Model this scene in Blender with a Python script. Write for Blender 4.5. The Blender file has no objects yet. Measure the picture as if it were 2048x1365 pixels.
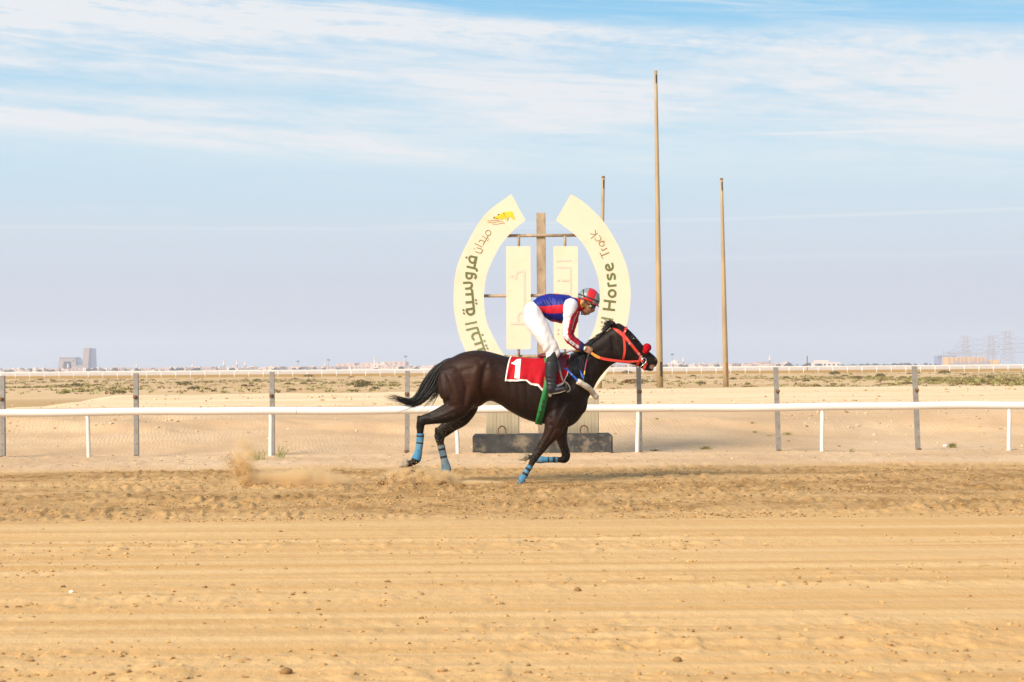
import bpy, bmesh, math, random
import numpy as np
from mathutils import Vector, Matrix
from mathutils.bvhtree import BVHTree

random.seed(7)
rng = np.random.default_rng(7)
S = bpy.context.scene
COL = S.collection

# ------------------------------------------------------------------ camera
CAM_H = 1.35            # eye height of the photographer (m)
FPX = 3500.0            # focal length in pixels of the 2048 px wide photograph
ROLL = math.radians(-0.43)
cd = bpy.data.cameras.new('camera')
cam = bpy.data.objects.new('camera', cd)
COL.objects.link(cam)
cd.sensor_width = 36.0
cd.lens = 36.0 * FPX / 2048.0
cd.shift_y = (737.0 - 682.5) / 2048.0
cd.clip_start = 0.1
cd.clip_end = 20000.0
CAM_M = Matrix.Translation((0, 0, CAM_H)) @ Matrix.Rotation(math.radians(90), 4, 'X') @ Matrix.Rotation(ROLL, 4, 'Z')
cam.matrix_world = CAM_M
cd.dof.use_dof = True
cd.dof.focus_distance = 20.7
cd.dof.aperture_fstop = 6.3
S.camera = cam

# ------------------------------------------------------------------ sun, sky, exposure
SUN_EL = math.radians(35)
SUN_AZ = math.radians(224)      # clockwise from +Y (the viewing direction): behind the camera, to the left
sd = bpy.data.lights.new('sun', 'SUN')
sd.energy = 4.0
sd.angle = math.radians(30)
sd.color = (1.0, 0.88, 0.71)
sun = bpy.data.objects.new('sun', sd)
COL.objects.link(sun)
to_sun = Vector((math.sin(SUN_AZ) * math.cos(SUN_EL), math.cos(SUN_AZ) * math.cos(SUN_EL), math.sin(SUN_EL)))
sun.rotation_euler = to_sun.to_track_quat('Z', 'Y').to_euler()
S.view_settings.view_transform = 'Standard'
S.view_settings.look = 'None'
S.view_settings.exposure = 0.75
S.view_settings.gamma = 1.0
S.view_settings.use_curve_mapping = False
S.cycles.volume_bounces = 5


class NT:
    """small helper to write node trees"""
    def __init__(self, tree):
        self.t = tree
        tree.nodes.clear()

    def n(self, typ, **kw):
        nd = self.t.nodes.new(typ)
        for k, v in kw.items():
            setattr(nd, k, v)
        return nd

    def link(self, a, b):
        self.t.links.new(a, b)

    def _in(self, sock, v):
        if hasattr(v, 'is_output') or isinstance(v, bpy.types.NodeSocket):
            self.t.links.new(v, sock)
        elif v is not None:
            sock.default_value = v

    def math(self, op, a, b=None, c=None, clamp=False):
        nd = self.n('ShaderNodeMath', operation=op, use_clamp=clamp)
        for s, v in zip(nd.inputs, (a, b, c)):
            self._in(s, v)
        return nd.outputs[0]

    def mix(self, f, a, b, blend='MIX'):
        nd = self.n('ShaderNodeMix', data_type='RGBA', blend_type=blend)
        self._in(nd.inputs[0], f)
        for s, v in ((nd.inputs[6], a), (nd.inputs[7], b)):
            if isinstance(v, tuple) and len(v) == 3:
                v = (*v, 1.0)
            self._in(s, v)
        return nd.outputs[2]

    def noise(self, vec, scale, detail=4, rough=0.55, dist=0.0):
        nd = self.n('ShaderNodeTexNoise')
        self._in(nd.inputs['Vector'], vec)
        nd.inputs['Scale'].default_value = scale
        nd.inputs['Detail'].default_value = detail
        nd.inputs['Roughness'].default_value = rough
        nd.inputs['Distortion'].default_value = dist
        return nd.outputs[0]

    def mapping(self, vec, scale=(1, 1, 1), loc=(0, 0, 0), rot=(0, 0, 0)):
        nd = self.n('ShaderNodeMapping')
        self._in(nd.inputs[0], vec)
        nd.inputs['Scale'].default_value = scale
        nd.inputs['Location'].default_value = loc
        nd.inputs['Rotation'].default_value = rot
        return nd.outputs[0]

    def ramp(self, f, stops, interp='LINEAR'):
        nd = self.n('ShaderNodeValToRGB')
        nd.color_ramp.interpolation = interp
        e = nd.color_ramp.elements
        while len(e) > 1:
            e.remove(e[0])
        for i, (p, c) in enumerate(stops):
            el = e[0] if i == 0 else e.new(p)
            el.position = p
            c = (c, c, c) if not isinstance(c, tuple) else c
            el.color = (*c, 1.0)
        self._in(nd.inputs[0], f)
        return nd.outputs[0]

    def sstep(self, a, b, v):
        nd = self.n('ShaderNodeMapRange', interpolation_type='SMOOTHSTEP')
        self._in(nd.inputs[0], v)
        self._in(nd.inputs[1], a)
        self._in(nd.inputs[2], b)
        nd.inputs[3].default_value = 0.0
        nd.inputs[4].default_value = 1.0
        return nd.outputs[0]


# world: Nishita sky under thin high cirrus
W = bpy.data.worlds.new('World')
S.world = W
W.use_nodes = True
w = NT(W.node_tree)
wo = w.n('ShaderNodeOutputWorld')
bg = w.n('ShaderNodeBackground')
w.link(bg.outputs[0], wo.inputs[0])
SKY_STRENGTH = 0.076
bg.inputs[1].default_value = SKY_STRENGTH
sky = w.n('ShaderNodeTexSky', sky_type='NISHITA')
sky.sun_disc = False
sky.sun_elevation = SUN_EL
sky.sun_rotation = SUN_AZ
sky.air_density = 1.0
sky.dust_density = 2.2
sky.ozone_density = 1.6
tc = w.n('ShaderNodeTexCoord').outputs['Generated']
sep = w.n('ShaderNodeSeparateXYZ')
w.link(tc, sep.inputs[0])
el = w.math('ARCSINE', sep.outputs[2])
az = w.math('ARCTAN2', sep.outputs[0], sep.outputs[1])
# hazy air over the desert: pale lavender at the horizon, cyan blue above
grad = w.ramp(w.math('DIVIDE', el, 1.5708), [
    (0.0, (0.525, 0.595, 0.735)), (0.022, (0.650, 0.695, 0.845)), (0.05, (0.690, 0.805, 0.930)), (0.078, (0.600, 0.860, 1.0)),
    (0.115, (0.330, 0.710, 1.0)), (0.15, (0.20, 0.60, 0.97)), (0.35, (0.24, 0.47, 0.80)), (1.0, (0.16, 0.34, 0.68))])
gs = w.n('ShaderNodeVectorMath', operation='SCALE')
w.link(grad, gs.inputs[0])
gs.inputs[3].default_value = 7.35
nish = w.n('ShaderNodeVectorMath', operation='SCALE')
w.link(sky.outputs[0], nish.inputs[0])
nish.inputs[3].default_value = 1.0
base = w.mix(0.85, nish.outputs[0], gs.outputs[0])
cv = w.n('ShaderNodeCombineXYZ')
w.link(az, cv.inputs[0])
w.link(el, cv.inputs[1])
# clouds lean a little (falling to the right)
leaned = w.n('ShaderNodeCombineXYZ')
w.link(az, leaned.inputs[0])
w.link(w.math('ADD', el, w.math('MULTIPLY', az, 0.075)), leaned.inputs[1])
L = leaned.outputs[0]
warp = w.noise(w.mapping(cv.outputs[0], (4, 14, 1)), 1.0, 3, 0.5)
warpn = w.math('MULTIPLY', w.math('SUBTRACT', warp, 0.5), 0.012)
lw = w.n('ShaderNodeCombineXYZ')
sl = w.n('ShaderNodeSeparateXYZ')
w.link(L, sl.inputs[0])
w.link(sl.outputs[0], lw.inputs[0])
w.link(w.math('ADD', sl.outputs[1], warpn), lw.inputs[1])
EL2 = w.math('ADD', sl.outputs[1], warpn)
broad = w.noise(w.mapping(lw.outputs[0], (3.2, 17, 1), (0.35, 0.2, 0)), 1.0, 6, 0.58, 0.3)
streak = w.noise(w.mapping(lw.outputs[0], (9, 95, 1), (2.3, 1.1, 0)), 1.0, 8, 0.62, 0.6)
fine = w.noise(w.mapping(lw.outputs[0], (42, 260, 1), (1.3, 4.1, 0)), 1.0, 6, 0.6, 0.8)


def band(centre, slope, up, down):
    """soft ridge of cloud along el = centre + slope*az with its own fall-off above and below"""
    d = w.math('SUBTRACT', EL2, w.math('ADD', w.math('MULTIPLY', az, slope + 0.075), centre))
    a = w.math('SUBTRACT', 1.0, w.sstep(0.0, up, d))
    b = w.sstep(-down, 0.0, d)
    return w.math('MULTIPLY', a, b)


b1 = band(0.190, -0.057, 0.015, 0.108)     # the long ridge with a crisp upper edge
b2 = band(0.150, -0.020, 0.030, 0.060)      # veil under it
b3 = w.math('MULTIPLY', band(0.122, -0.070, 0.007, 0.016), w.sstep(0.05, -0.06, az))   # bright streak on the left
b5 = w.math('MULTIPLY', band(0.196, -0.02, 0.020, 0.030), w.sstep(-0.02, -0.20, az))  # dense bank at the upper left
gap = w.math('MULTIPLY', band(0.150, -0.04, 0.012, 0.012), w.sstep(0.0, -0.12, az))
puffs = w.noise(w.mapping(lw.outputs[0], (85, 210, 1), (5.3, 2.1, 0)), 1.0, 5, 0.6, 0.5)
feather = w.noise(w.mapping(lw.outputs[0], (7, 120, 1), (0.3, 7.1, 0), (0, 0, 0.10)), 1.0, 8, 0.68, 0.9)
tex = w.math('ADD', w.math('MULTIPLY', broad, 0.70), w.math('ADD', w.math('MULTIPLY', streak, 0.50), w.math('MULTIPLY', feather, 0.45)))
tex = w.sstep(0.56, 1.06, w.math('ADD', tex, w.math('MULTIPLY', w.math('SUBTRACT', fine, 0.5), 0.28)))
edge = w.math('MULTIPLY', band(0.190, -0.057, 0.011, 0.020), w.sstep(0.35, 0.70, puffs))
cl = w.math('MULTIPLY', b1, w.math('ADD', 0.22, w.math('MULTIPLY', tex, 0.80)))
cl = w.math('ADD', cl, w.math('MULTIPLY', edge, 0.30))
cl = w.math('ADD', cl, w.math('MULTIPLY', b2, w.math('MULTIPLY', tex, 0.60)))
cl = w.math('ADD', cl, w.math('MULTIPLY', b5, w.math('MULTIPLY', tex, 0.60)))
cl = w.math('MULTIPLY', cl, w.math('SUBTRACT', 1.0, w.math('MULTIPLY', gap, 0.55)))
cl = w.math('ADD', cl, w.math('MULTIPLY', b3, w.math('ADD', 0.38, w.math('MULTIPLY', tex, 0.50))))
highup = w.sstep(0.17, 0.21, el)
cl = w.math('ADD', cl, w.math('MULTIPLY', highup, w.math('MULTIPLY', w.sstep(0.38, 0.74, feather), 0.60)))


def trail(centre, slope, wid, a0, a1, amt):
    """thin old contrail"""
    d = w.math('ABSOLUTE', w.math('SUBTRACT', el, w.math('ADD', w.math('MULTIPLY', az, slope), centre)))
    q = w.math('SUBTRACT', 1.0, w.sstep(0.0, wid, d))
    m_ = w.math('MULTIPLY', w.sstep(a0, a0 + 0.1, az), w.math('SUBTRACT', 1.0, w.sstep(a1, a1 + 0.1, az)))
    return w.math('MULTIPLY', w.math('MULTIPLY', q, m_), w.math('MULTIPLY', w.math('ADD', 0.4, streak), amt))


for tr in ((0.0825, 0.010, 0.0016, -0.1, 0.6, 0.45), (0.0800, 0.001, 0.0014, -0.4, 0.0, 0.36), (0.1310, -0.003, 0.0013, 0.08, 0.22, 0.50), (0.0612, 0.002, 0.0022, 0.02, 0.3, 0.20)):
    cl = w.math('ADD', cl, trail(*tr))
low = w.math('MULTIPLY', w.sstep(0.58, 0.78, streak), w.math('MULTIPLY', w.sstep(0.03, 0.09, el), 0.20))
cl = w.math('ADD', cl, low, clamp=True)
cl = w.math('MULTIPLY', cl, 0.97)
final = w.mix(cl, base, (6.60, 6.80, 7.05))
w.link(final, bg.inputs[0])

# ------------------------------------------------------------------ coordinates of the photograph -> places in the world
CR = CAM_M.to_3x3()


def at(px, py, D):
    """the point D metres away along the view axis that the photograph shows at (px, py)"""
    v = CR @ Vector(((px - 1024.0) / FPX * D, (737.0 - py) / FPX * D, -D))
    return Vector((v.x, v.y, v.z + CAM_H))


def floor_at(px, py, z=0.0):
    v = CR @ Vector(((px - 1024.0) / FPX, (737.0 - py) / FPX, -1.0))
    t = (z - CAM_H) / v.z
    return Vector((v.x * t, v.y * t, z))


def crop(ox, oy, sc):
    return lambda x, y: (ox + x / sc, oy + y / sc)


C1 = crop(760, 560, 3.1017)
C2 = crop(1000, 540, 4.8765)
C3 = crop(760, 680, 4.2667)
C4 = crop(980, 780, 6.2036)
C6 = crop(1140, 630, 6.825)
C7 = crop(1090, 640, 8.029)
CH = crop(1130, 560, 15.167)
LA = crop(900, 380, 8.0294)
LB = crop(900, 540, 8.0294)
LC = crop(1100, 380, 8.0294)
LD = crop(1100, 510, 8.0294)

# ------------------------------------------------------------------ mesh helpers
ORG = {}


def tag(o, label=None, cat=None, group=None, kind=None):
    if label: o['label'] = label
    if cat: o['category'] = cat
    if group: o['group'] = group
    if kind: o['kind'] = kind
    return o


def thing(name, label, cat, loc, group=None):
    o = bpy.data.objects.new(name, None)
    o.empty_display_size = 0.2
    COL.objects.link(o)
    o.location = loc
    ORG[o.name] = Vector(loc)
    return tag(o, label, cat, group)


def mk(name, V, F, mat, parent=None, origin=None, smooth=True, fm=None, normals=True):
    """one mesh object from world-space vertices; a part takes its parent's origin"""
    org = ORG[parent.name] if parent is not None else Vector(origin if origin is not None else (0, 0, 0))
    me = bpy.data.meshes.new(name)
    V = np.asarray(V, dtype=float).reshape(-1, 3) - np.array(org)
    me.from_pydata(V.tolist(), [], [tuple(int(i) for i in f) for f in F])
    mats = mat if isinstance(mat, (list, tuple)) else [mat]
    for m in mats:
        me.materials.append(m)
    if fm is not None:
        me.polygons.foreach_set('material_index', np.asarray(fm, dtype=np.int32))
    if smooth:
        me.polygons.foreach_set('use_smooth', np.ones(len(me.polygons), dtype=bool))
    if normals:
        b = bmesh.new()
        b.from_mesh(me)
        bmesh.ops.recalc_face_normals(b, faces=b.faces)
        b.to_mesh(me)
        b.free()
    me.update()
    o = bpy.data.objects.new(name, me)
    COL.objects.link(o)
    if parent is not None:
        o.parent = parent
    else:
        o.location = org
    ORG[o.name] = org
    return o


def copy_tree(src, loc, rotz=None, scale=None):
    c = src.copy()
    COL.objects.link(c)
    c.location = loc
    if rotz is not None: c.rotation_euler = (0, 0, rotz)
    if scale is not None: c.scale = scale
    for ch in src.children:
        d = ch.copy()
        COL.objects.link(d)
        d.parent = c
        for g in ch.children:
            e = g.copy()
            COL.objects.link(e)
            e.parent = d
    return c


class Geo:
    """collects shapes into one vertex / face list"""
    def __init__(self):
        self.V, self.F, self.M = [], [], []

    def add(self, V, F, m=0):
        o = len(self.V)
        self.V.extend([tuple(v) for v in V])
        self.F.extend([tuple(i + o for i in f) for f in F])
        self.M.extend([m] * len(F) if not isinstance(m, (list, np.ndarray)) else list(m))
        return self

    def box(self, c, s, m=0, bev=0.0):
        b = bmesh.new()
        bmesh.ops.create_cube(b, size=1.0)
        for v in b.verts:
            v.co = Vector((v.co.x * s[0] + c[0], v.co.y * s[1] + c[1], v.co.z * s[2] + c[2]))
        if bev > 0:
            bmesh.ops.bevel(b, geom=list(b.edges), offset=bev, segments=2, affect='EDGES')
        b.verts.index_update()
        self.add([v.co[:] for v in b.verts], [[v.index for v in f.verts] for f in b.faces], m)
        b.free()
        return self

    def bar(self, p, q, r, n=8, m=0, r2=None):
        V, F = pipe(np.array([p, q], float), [r, r if r2 is None else r2], n)
        return self.add(V, F, m)

    def make(self, name, mat, parent=None, origin=None, smooth=False, normals=True):
        return mk(name, self.V, self.F, mat, parent, origin, smooth, self.M, normals)


def catmull(P, n):
    P = np.asarray(P, float)
    if len(P) < 3:
        t = np.linspace(0, 1, n + 1)[:, None]
        return P[0] * (1 - t) + P[-1] * t
    Q = np.vstack([2 * P[0] - P[1], P, 2 * P[-1] - P[-2]])
    out = []
    for i in range(1, len(Q) - 2):
        for k in range(n):
            t = k / n
            a, b, c, d = Q[i - 1], Q[i], Q[i + 1], Q[i + 2]
            out.append(0.5 * ((2 * b) + (c - a) * t + (2 * a - 5 * b + 4 * c - d) * t * t + (3 * b - a - 3 * c + d) * t ** 3))
    out.append(P[-1])
    return np.array(out)


def _rings(C, A, B, Ra, Rb, n, power=2.0, cap=True, close=False):
    """rings round centres C spanned by unit vectors A, B"""
    th = np.linspace(0, 2 * math.pi, n, endpoint=False)
    c, s = np.cos(th), np.sin(th)
    e = 2.0 / power
    c = np.sign(c) * np.abs(c) ** e
    s = np.sign(s) * np.abs(s) ** e
    V = C[:, None, :] + A[:, None, :] * (Ra[:, None] * c[None, :])[:, :, None] + B[:, None, :] * (Rb[:, None] * s[None, :])[:, :, None]
    k = len(C)
    F = []
    for i in range(k if close else k - 1):
        j2 = (i + 1) % k
        for j in range(n):
            F.append((i * n + j, i * n + (j + 1) % n, j2 * n + (j + 1) % n, j2 * n + j))
    V = V.reshape(-1, 3)
    if cap and not close:
        V = np.vstack([V, C[0], C[-1]])
        a, b = len(V) - 2, len(V) - 1
        for j in range(n):
            F.append((a, (j + 1) % n, j))
            F.append((b, (k - 1) * n + j, (k - 1) * n + (j + 1) % n))
    return V, F


def limb(P, Ra, Rb, n=18, sub=6, power=2.0, round_ends=True, cap=True):
    """tapered limb through P: Ra = half width in the plane seen from the side, Rb = half width across (along Y)"""
    D = catmull(np.column_stack([np.asarray(P, float), Ra, Rb]), sub)
    C, ra, rb = D[:, :3], np.maximum(D[:, 3], 0.002), np.maximum(D[:, 4], 0.002)
    if round_ends:
        t0 = C[0] - C[1]; t0 = t0 / np.linalg.norm(t0)
        t1 = C[-1] - C[-2]; t1 = t1 / np.linalg.norm(t1)
        h0, h1 = min(ra[0], rb[0]), min(ra[-1], rb[-1])
        C = np.vstack([C[0] + t0 * h0 * .92, C[0] + t0 * h0 * .6, C, C[-1] + t1 * h1 * .6, C[-1] + t1 * h1 * .92])
        ra = np.concatenate([[ra[0] * .38, ra[0] * .8], ra, [ra[-1] * .8, ra[-1] * .38]])
        rb = np.concatenate([[rb[0] * .38, rb[0] * .8], rb, [rb[-1] * .8, rb[-1] * .38]])
    T = np.gradient(C, axis=0)
    T /= np.linalg.norm(T, axis=1)[:, None] + 1e-12
    lat = np.array([0, 1.0, 0])[None, :] - T * T[:, 1:2]
    lat /= np.linalg.norm(lat, axis=1)[:, None] + 1e-12
    nrm = np.cross(T, lat)
    return _rings(C, nrm, lat, ra, rb, n, power, cap)


def pipe(C, r, n=8, close=False, cap=True, flat=1.0):
    """round pipe along any path (frame carried along)"""
    C = np.asarray(C, float)
    r = np.full(len(C), r, float) if np.isscalar(r) else np.asarray(r, float)
    if close:
        T = np.roll(C, -1, 0) - np.roll(C, 1, 0)
    else:
        T = np.gradient(C, axis=0)
    T /= np.linalg.norm(T, axis=1)[:, None] + 1e-12
    a = np.cross(T[0], (0, 0, 1.0))
    if np.linalg.norm(a) < 0.1:
        a = np.cross(T[0], (0, 1.0, 0))
    a /= np.linalg.norm(a)
    A = [a]
    for i in range(1, len(C)):
        a = A[-1] - T[i] * np.dot(A[-1], T[i])
        A.append(a / (np.linalg.norm(a) + 1e-12))
    A = np.array(A)
    B = np.cross(T, A)
    return _rings(C, A, B, r, r * flat, n, 2.0, cap, close)


def ellipsoid(c, r, n=16, m=10, R=None):
    V, F = [], []
    for i in range(m + 1):
        ph = math.pi * i / m
        for j in range(n):
            t = 2 * math.pi * j / n
            p = Vector((r[0] * math.sin(ph) * math.cos(t), r[1] * math.sin(ph) * math.sin(t), r[2] * math.cos(ph)))
            if R is not None: p = R @ p
            V.append((p.x + c[0], p.y + c[1], p.z + c[2]))
    for i in range(m):
        for j in range(n):
            F.append((i * n + j, i * n + (j + 1) % n, (i + 1) * n + (j + 1) % n, (i + 1) * n + j))
    return V, F


def fuse(geo, voxel, smooth_it=4, factor=0.5):
    """join overlapping closed shapes into one continuous surface; returns vertices, faces"""
    me = bpy.data.meshes.new('tmp')
    me.from_pydata([tuple(v) for v in geo.V], [], geo.F)
    b = bmesh.new(); b.from_mesh(me)
    bmesh.ops.remove_doubles(b, verts=b.verts, dist=1e-6)
    bmesh.ops.recalc_face_normals(b, faces=b.faces)
    b.to_mesh(me); b.free()
    o = bpy.data.objects.new('tmp', me)
    COL.objects.link(o)
    m = o.modifiers.new('r', 'REMESH'); m.mode = 'VOXEL'; m.voxel_size = voxel
    if smooth_it:
        s = o.modifiers.new('s', 'SMOOTH'); s.factor = factor; s.iterations = smooth_it
    dg = bpy.context.evaluated_depsgraph_get()
    ev = o.evaluated_get(dg).to_mesh()
    V = np.empty(len(ev.vertices) * 3); ev.vertices.foreach_get('co', V); V = V.reshape(-1, 3)
    N = np.empty(len(ev.vertices) * 3); ev.vertices.foreach_get('normal', N); N = N.reshape(-1, 3)
    F = [tuple(p.vertices) for p in ev.polygons]
    o.evaluated_get(dg).to_mesh_clear()
    bpy.data.objects.remove(o); bpy.data.meshes.remove(me)
    return V, F, N


_T = rng.random((512, 512))


def vn(x, y, seed=0):
    """value noise on arrays, 0..1"""
    x = np.asarray(x, float) + seed * 17.31
    y = np.asarray(y, float) + seed * 9.77
    xi, yi = np.floor(x).astype(int), np.floor(y).astype(int)
    fx, fy = x - xi, y - yi
    fx, fy = fx * fx * (3 - 2 * fx), fy * fy * (3 - 2 * fy)
    a, b = _T[xi & 511, yi & 511], _T[(xi + 1) & 511, yi & 511]
    c, d = _T[xi & 511, (yi + 1) & 511], _T[(xi + 1) & 511, (yi + 1) & 511]
    return (a * (1 - fx) + b * fx) * (1 - fy) + (c * (1 - fx) + d * fx) * fy


def fbm(x, y, o=4, seed=0):
    s, a, t = 0.0, 1.0, 0.0
    for i in range(o):
        s = s + a * vn(x * 2 ** i, y * 2 ** i, seed + i)
        t += a
        a *= 0.5
    return s / t


def SS(a, b, t):
    u = np.clip((np.asarray(t, float) - a) / (b - a), 0, 1)
    return u * u * (3 - 2 * u)


# ------------------------------------------------------------------ materials
def mat(name, col, rough=0.6, metal=0.0, var=0.0, vscale=20.0, dirt=None, dscale=6.0, damt=0.5, bump=0.0, bscale=60.0, spec=0.5, coat=0.0, sheen=0.0, stretch=(1, 1, 1)):
    m = bpy.data.materials.new(name)
    m.use_nodes = True
    t = NT(m.node_tree)
    out = t.n('ShaderNodeOutputMaterial')
    p = t.n('ShaderNodeBsdfPrincipled')
    t.link(p.outputs[0], out.inputs[0])
    p.inputs['Roughness'].default_value = rough
    p.inputs['Metallic'].default_value = metal
    p.inputs['Specular IOR Level'].default_value = spec
    p.inputs['Coat Weight'].default_value = coat
    p.inputs['Sheen Weight'].default_value = sheen
    oc = t.mapping(t.n('ShaderNodeTexCoord').outputs['Object'], stretch)
    c = (*col, 1.0)
    if var > 0:
        k = t.noise(oc, vscale, 5, 0.6)
        lo = tuple(max(0, x * (1 - var)) for x in col)
        hi = tuple(min(1, x * (1 + var)) for x in col)
        c = t.mix(t.sstep(0.3, 0.7, k), lo, hi)
    if dirt is not None:
        d = t.noise(oc, dscale, 6, 0.65)
        c = t.mix(t.math('MULTIPLY', t.sstep(0.48, 0.68, d), damt), c, dirt)
    if isinstance(c, tuple):
        p.inputs['Base Color'].default_value = c
    else:
        t.link(c, p.inputs['Base Color'])
    if bump > 0:
        bn = t.n('ShaderNodeBump')
        bn.inputs['Strength'].default_value = 1.0
        bn.inputs['Distance'].default_value = bump
        t.link(t.noise(oc, bscale, 5, 0.6), bn.inputs['Height'])
        t.link(bn.outputs[0], p.inputs['Normal'])
    return m


M = {}
M['white_rail'] = mat('white_rail', (0.70, 0.66, 0.615), 0.38, var=0.03, vscale=3, dirt=(0.66, 0.56, 0.42), dscale=4, damt=0.22, stretch=(0.4, 1, 1))
M['galv'] = mat('galvanised_steel', (0.25, 0.235, 0.212), 0.6, 0.2, var=0.18, vscale=14, dirt=(0.30, 0.20, 0.12), dscale=9, damt=0.5, bump=0.002, bscale=90)
M['rust'] = mat('rust', (0.20, 0.095, 0.040), 0.85, var=0.35, vscale=40, bump=0.003)
M['tan_steel'] = mat('painted_steel', (0.37, 0.275, 0.175), 0.6, var=0.16, vscale=9, dirt=(0.17, 0.10, 0.06), dscale=11, damt=0.55, bump=0.002, stretch=(1, 1, .4))
M['pole'] = mat('pole_paint', (0.36, 0.255, 0.130), 0.6, var=0.2, vscale=1.2, dirt=(0.25, 0.205, 0.145), dscale=.7, damt=0.6, stretch=(1, 1, .25))
M['black_hole'] = mat('dark_opening', (0.03, 0.018, 0.012), 0.9)
M['cream'] = mat('cream_panel', (0.70, 0.585, 0.435), 0.45, var=0.025, vscale=2, dirt=(0.64, 0.49, 0.29), dscale=2.6, damt=0.35)
M['green_print'] = mat('green_print', (0.115, 0.135, 0.038), 0.5)
M['green_print2'] = mat('faded_green_print', (0.16, 0.20, 0.085), 0.5)
M['brown_print'] = mat('brown_print', (0.20, 0.145, 0.03), 0.5)
M['pink_print'] = mat('faded_pink_print', (0.70, 0.515, 0.43), 0.5)
M['gold_print'] = mat('gold_print', (0.74, 0.52, 0.02), 0.45, var=0.12, vscale=8)
M['red_brown'] = mat('red_brown_print', (0.42, 0.20, 0.03), 0.5)
M['concrete_dark'] = mat('dark_concrete', (0.042, 0.040, 0.039), 0.85, var=0.35, vscale=6, dirt=(0.22, 0.175, 0.12), dscale=4.2, damt=0.85, bump=0.006, bscale=25)
M['concrete_pale'] = mat('pale_concrete', (0.40, 0.335, 0.225), 0.8, var=0.08, vscale=3, dirt=(0.34, 0.27, 0.18), dscale=5, damt=0.5, bump=0.003, stretch=(3, 3, .4))
M['red_fabric'] = mat('red_fabric', (0.40, 0.006, 0.014), 0.75, var=0.12, vscale=12, bump=0.004, bscale=24, spec=0.15)
M['white_fabric'] = mat('white_fabric', (0.66, 0.61, 0.60), 0.8, var=0.05, vscale=10, bump=0.004, bscale=20, sheen=0.1)
M['cloth_white'] = mat('white_trim', (0.80, 0.77, 0.70), 0.7)
M['silk_blue'] = mat('blue_silk', (0.005, 0.010, 0.165), 0.55, var=0.35, vscale=11, bump=0.008, bscale=13, spec=0.3)
M['silk_red'] = mat('red_silk', (0.46, 0.008, 0.022), 0.55, var=0.2, vscale=11, bump=0.008, bscale=13, spec=0.25)
M['silk_white'] = mat('white_silk', (0.66, 0.62, 0.67), 0.55, var=0.05, vscale=11, bump=0.006, bscale=15)
M['silk_navy'] = mat('navy_cuff', (0.010, 0.014, 0.13), 0.6, bump=0.004, bscale=30)
M['skin'] = mat('skin', (0.30, 0.145, 0.078), 0.5, var=0.12, vscale=40)
M['hood'] = mat('ochre_hood', (0.55, 0.30, 0.055), 0.75, var=0.15, vscale=30)
M['helmet_grey'] = mat('helmet_grey', (0.17, 0.21, 0.215), 0.35, var=0.08, vscale=18)
M['helmet_red'] = mat('helmet_red', (0.50, 0.010, 0.016), 0.38)
M['black_strap'] = mat('black_strap', (0.018, 0.016, 0.016), 0.6)
M['lens'] = mat('goggle_lens', (0.32, 0.27, 0.14), 0.15, coat=0.5)
M['boot'] = mat('boot_leather', (0.013, 0.014, 0.020), 0.36, var=0.3, vscale=9, dirt=(0.05, 0.045, 0.042), dscale=12, damt=0.45, bump=0.004, bscale=18)
M['sock'] = mat('black_sock', (0.012, 0.011, 0.012), 0.85)
M['sole'] = mat('boot_sole', (0.20, 0.16, 0.11), 0.8, var=.2)
M['green_web'] = mat('green_webbing', (0.010, 0.165, 0.034), 0.65, var=0.15, vscale=30)
M['black_print'] = mat('black_print', (0.010, 0.012, 0.010), 0.7)
M['saddle'] = mat('maroon_leather', (0.13, 0.008, 0.018), 0.4, var=0.15)
M['strap_red'] = mat('orange_red_strap', (0.60, 0.040, 0.022), 0.5, var=0.08, vscale=40)
M['strap_orange'] = mat('tan_orange_rein', (0.72, 0.27, 0.035), 0.5, var=0.12, vscale=25)
M['strap_tan'] = mat('tan_rein', (0.46, 0.20, 0.035), 0.5, var=0.12, vscale=25)
M['fleece_red'] = mat('red_fleece', (0.38, 0.004, 0.010), 0.95, var=0.25, vscale=70, bump=0.012, bscale=110, spec=0.1)
M['fleece_white'] = mat('white_fleece', (0.66, 0.58, 0.46), 0.95, var=0.12, vscale=30, bump=0.010, bscale=50, sheen=0.3)
M['steel'] = mat('bright_steel', (0.62, 0.62, 0.60), 0.25, 1.0)
M['grey_strap'] = mat('grey_strap', (0.13, 0.11, 0.095), 0.7, var=0.2)
M['blue_strap'] = mat('blue_strap', (0.012, 0.085, 0.44), 0.5)
M['magenta'] = mat('magenta_grip', (0.30, 0.03, 0.10), 0.5)
M['yellow'] = mat('yellow_band', (0.75, 0.45, 0.02), 0.5)
M['whip_dark'] = mat('whip_dark', (0.035, 0.042, 0.055), 0.5)
M['hair'] = mat('black_hair', (0.0075, 0.006, 0.006), 0.45, spec=0.35)
M['hoof'] = mat('hoof_horn', (0.25, 0.21, 0.15), 0.65, var=0.3, vscale=22, dirt=(0.40, 0.30, 0.17), dscale=14, damt=0.6)
M['hoof_dark'] = mat('hoof_sole', (0.13, 0.095, 0.055), 0.85, var=0.3, vscale=22)
M['bandage'] = mat('blue_bandage', (0.040, 0.185, 0.325), 0.85, var=0.10, vscale=25, dirt=(0.23, 0.29, 0.29), dscale=9, damt=0.6, bump=0.002, bscale=70)
M['bandage_pale'] = mat('dusty_blue_bandage', (0.12, 0.20, 0.25), 0.85, var=0.12, vscale=25, dirt=(0.34, 0.31, 0.24), dscale=9, damt=0.85, bump=0.002, bscale=70)
M['bandage_black'] = mat('bandage_black', (0.014, 0.014, 0.016), 0.8)
M['bandage_dust'] = mat('bandage_dusty_end', (0.30, 0.31, 0.27), 0.9, var=0.15, vscale=30)
M['pink_lip'] = mat('pink_lip', (0.48, 0.32, 0.26), 0.5, var=.2, vscale=40)
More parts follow.
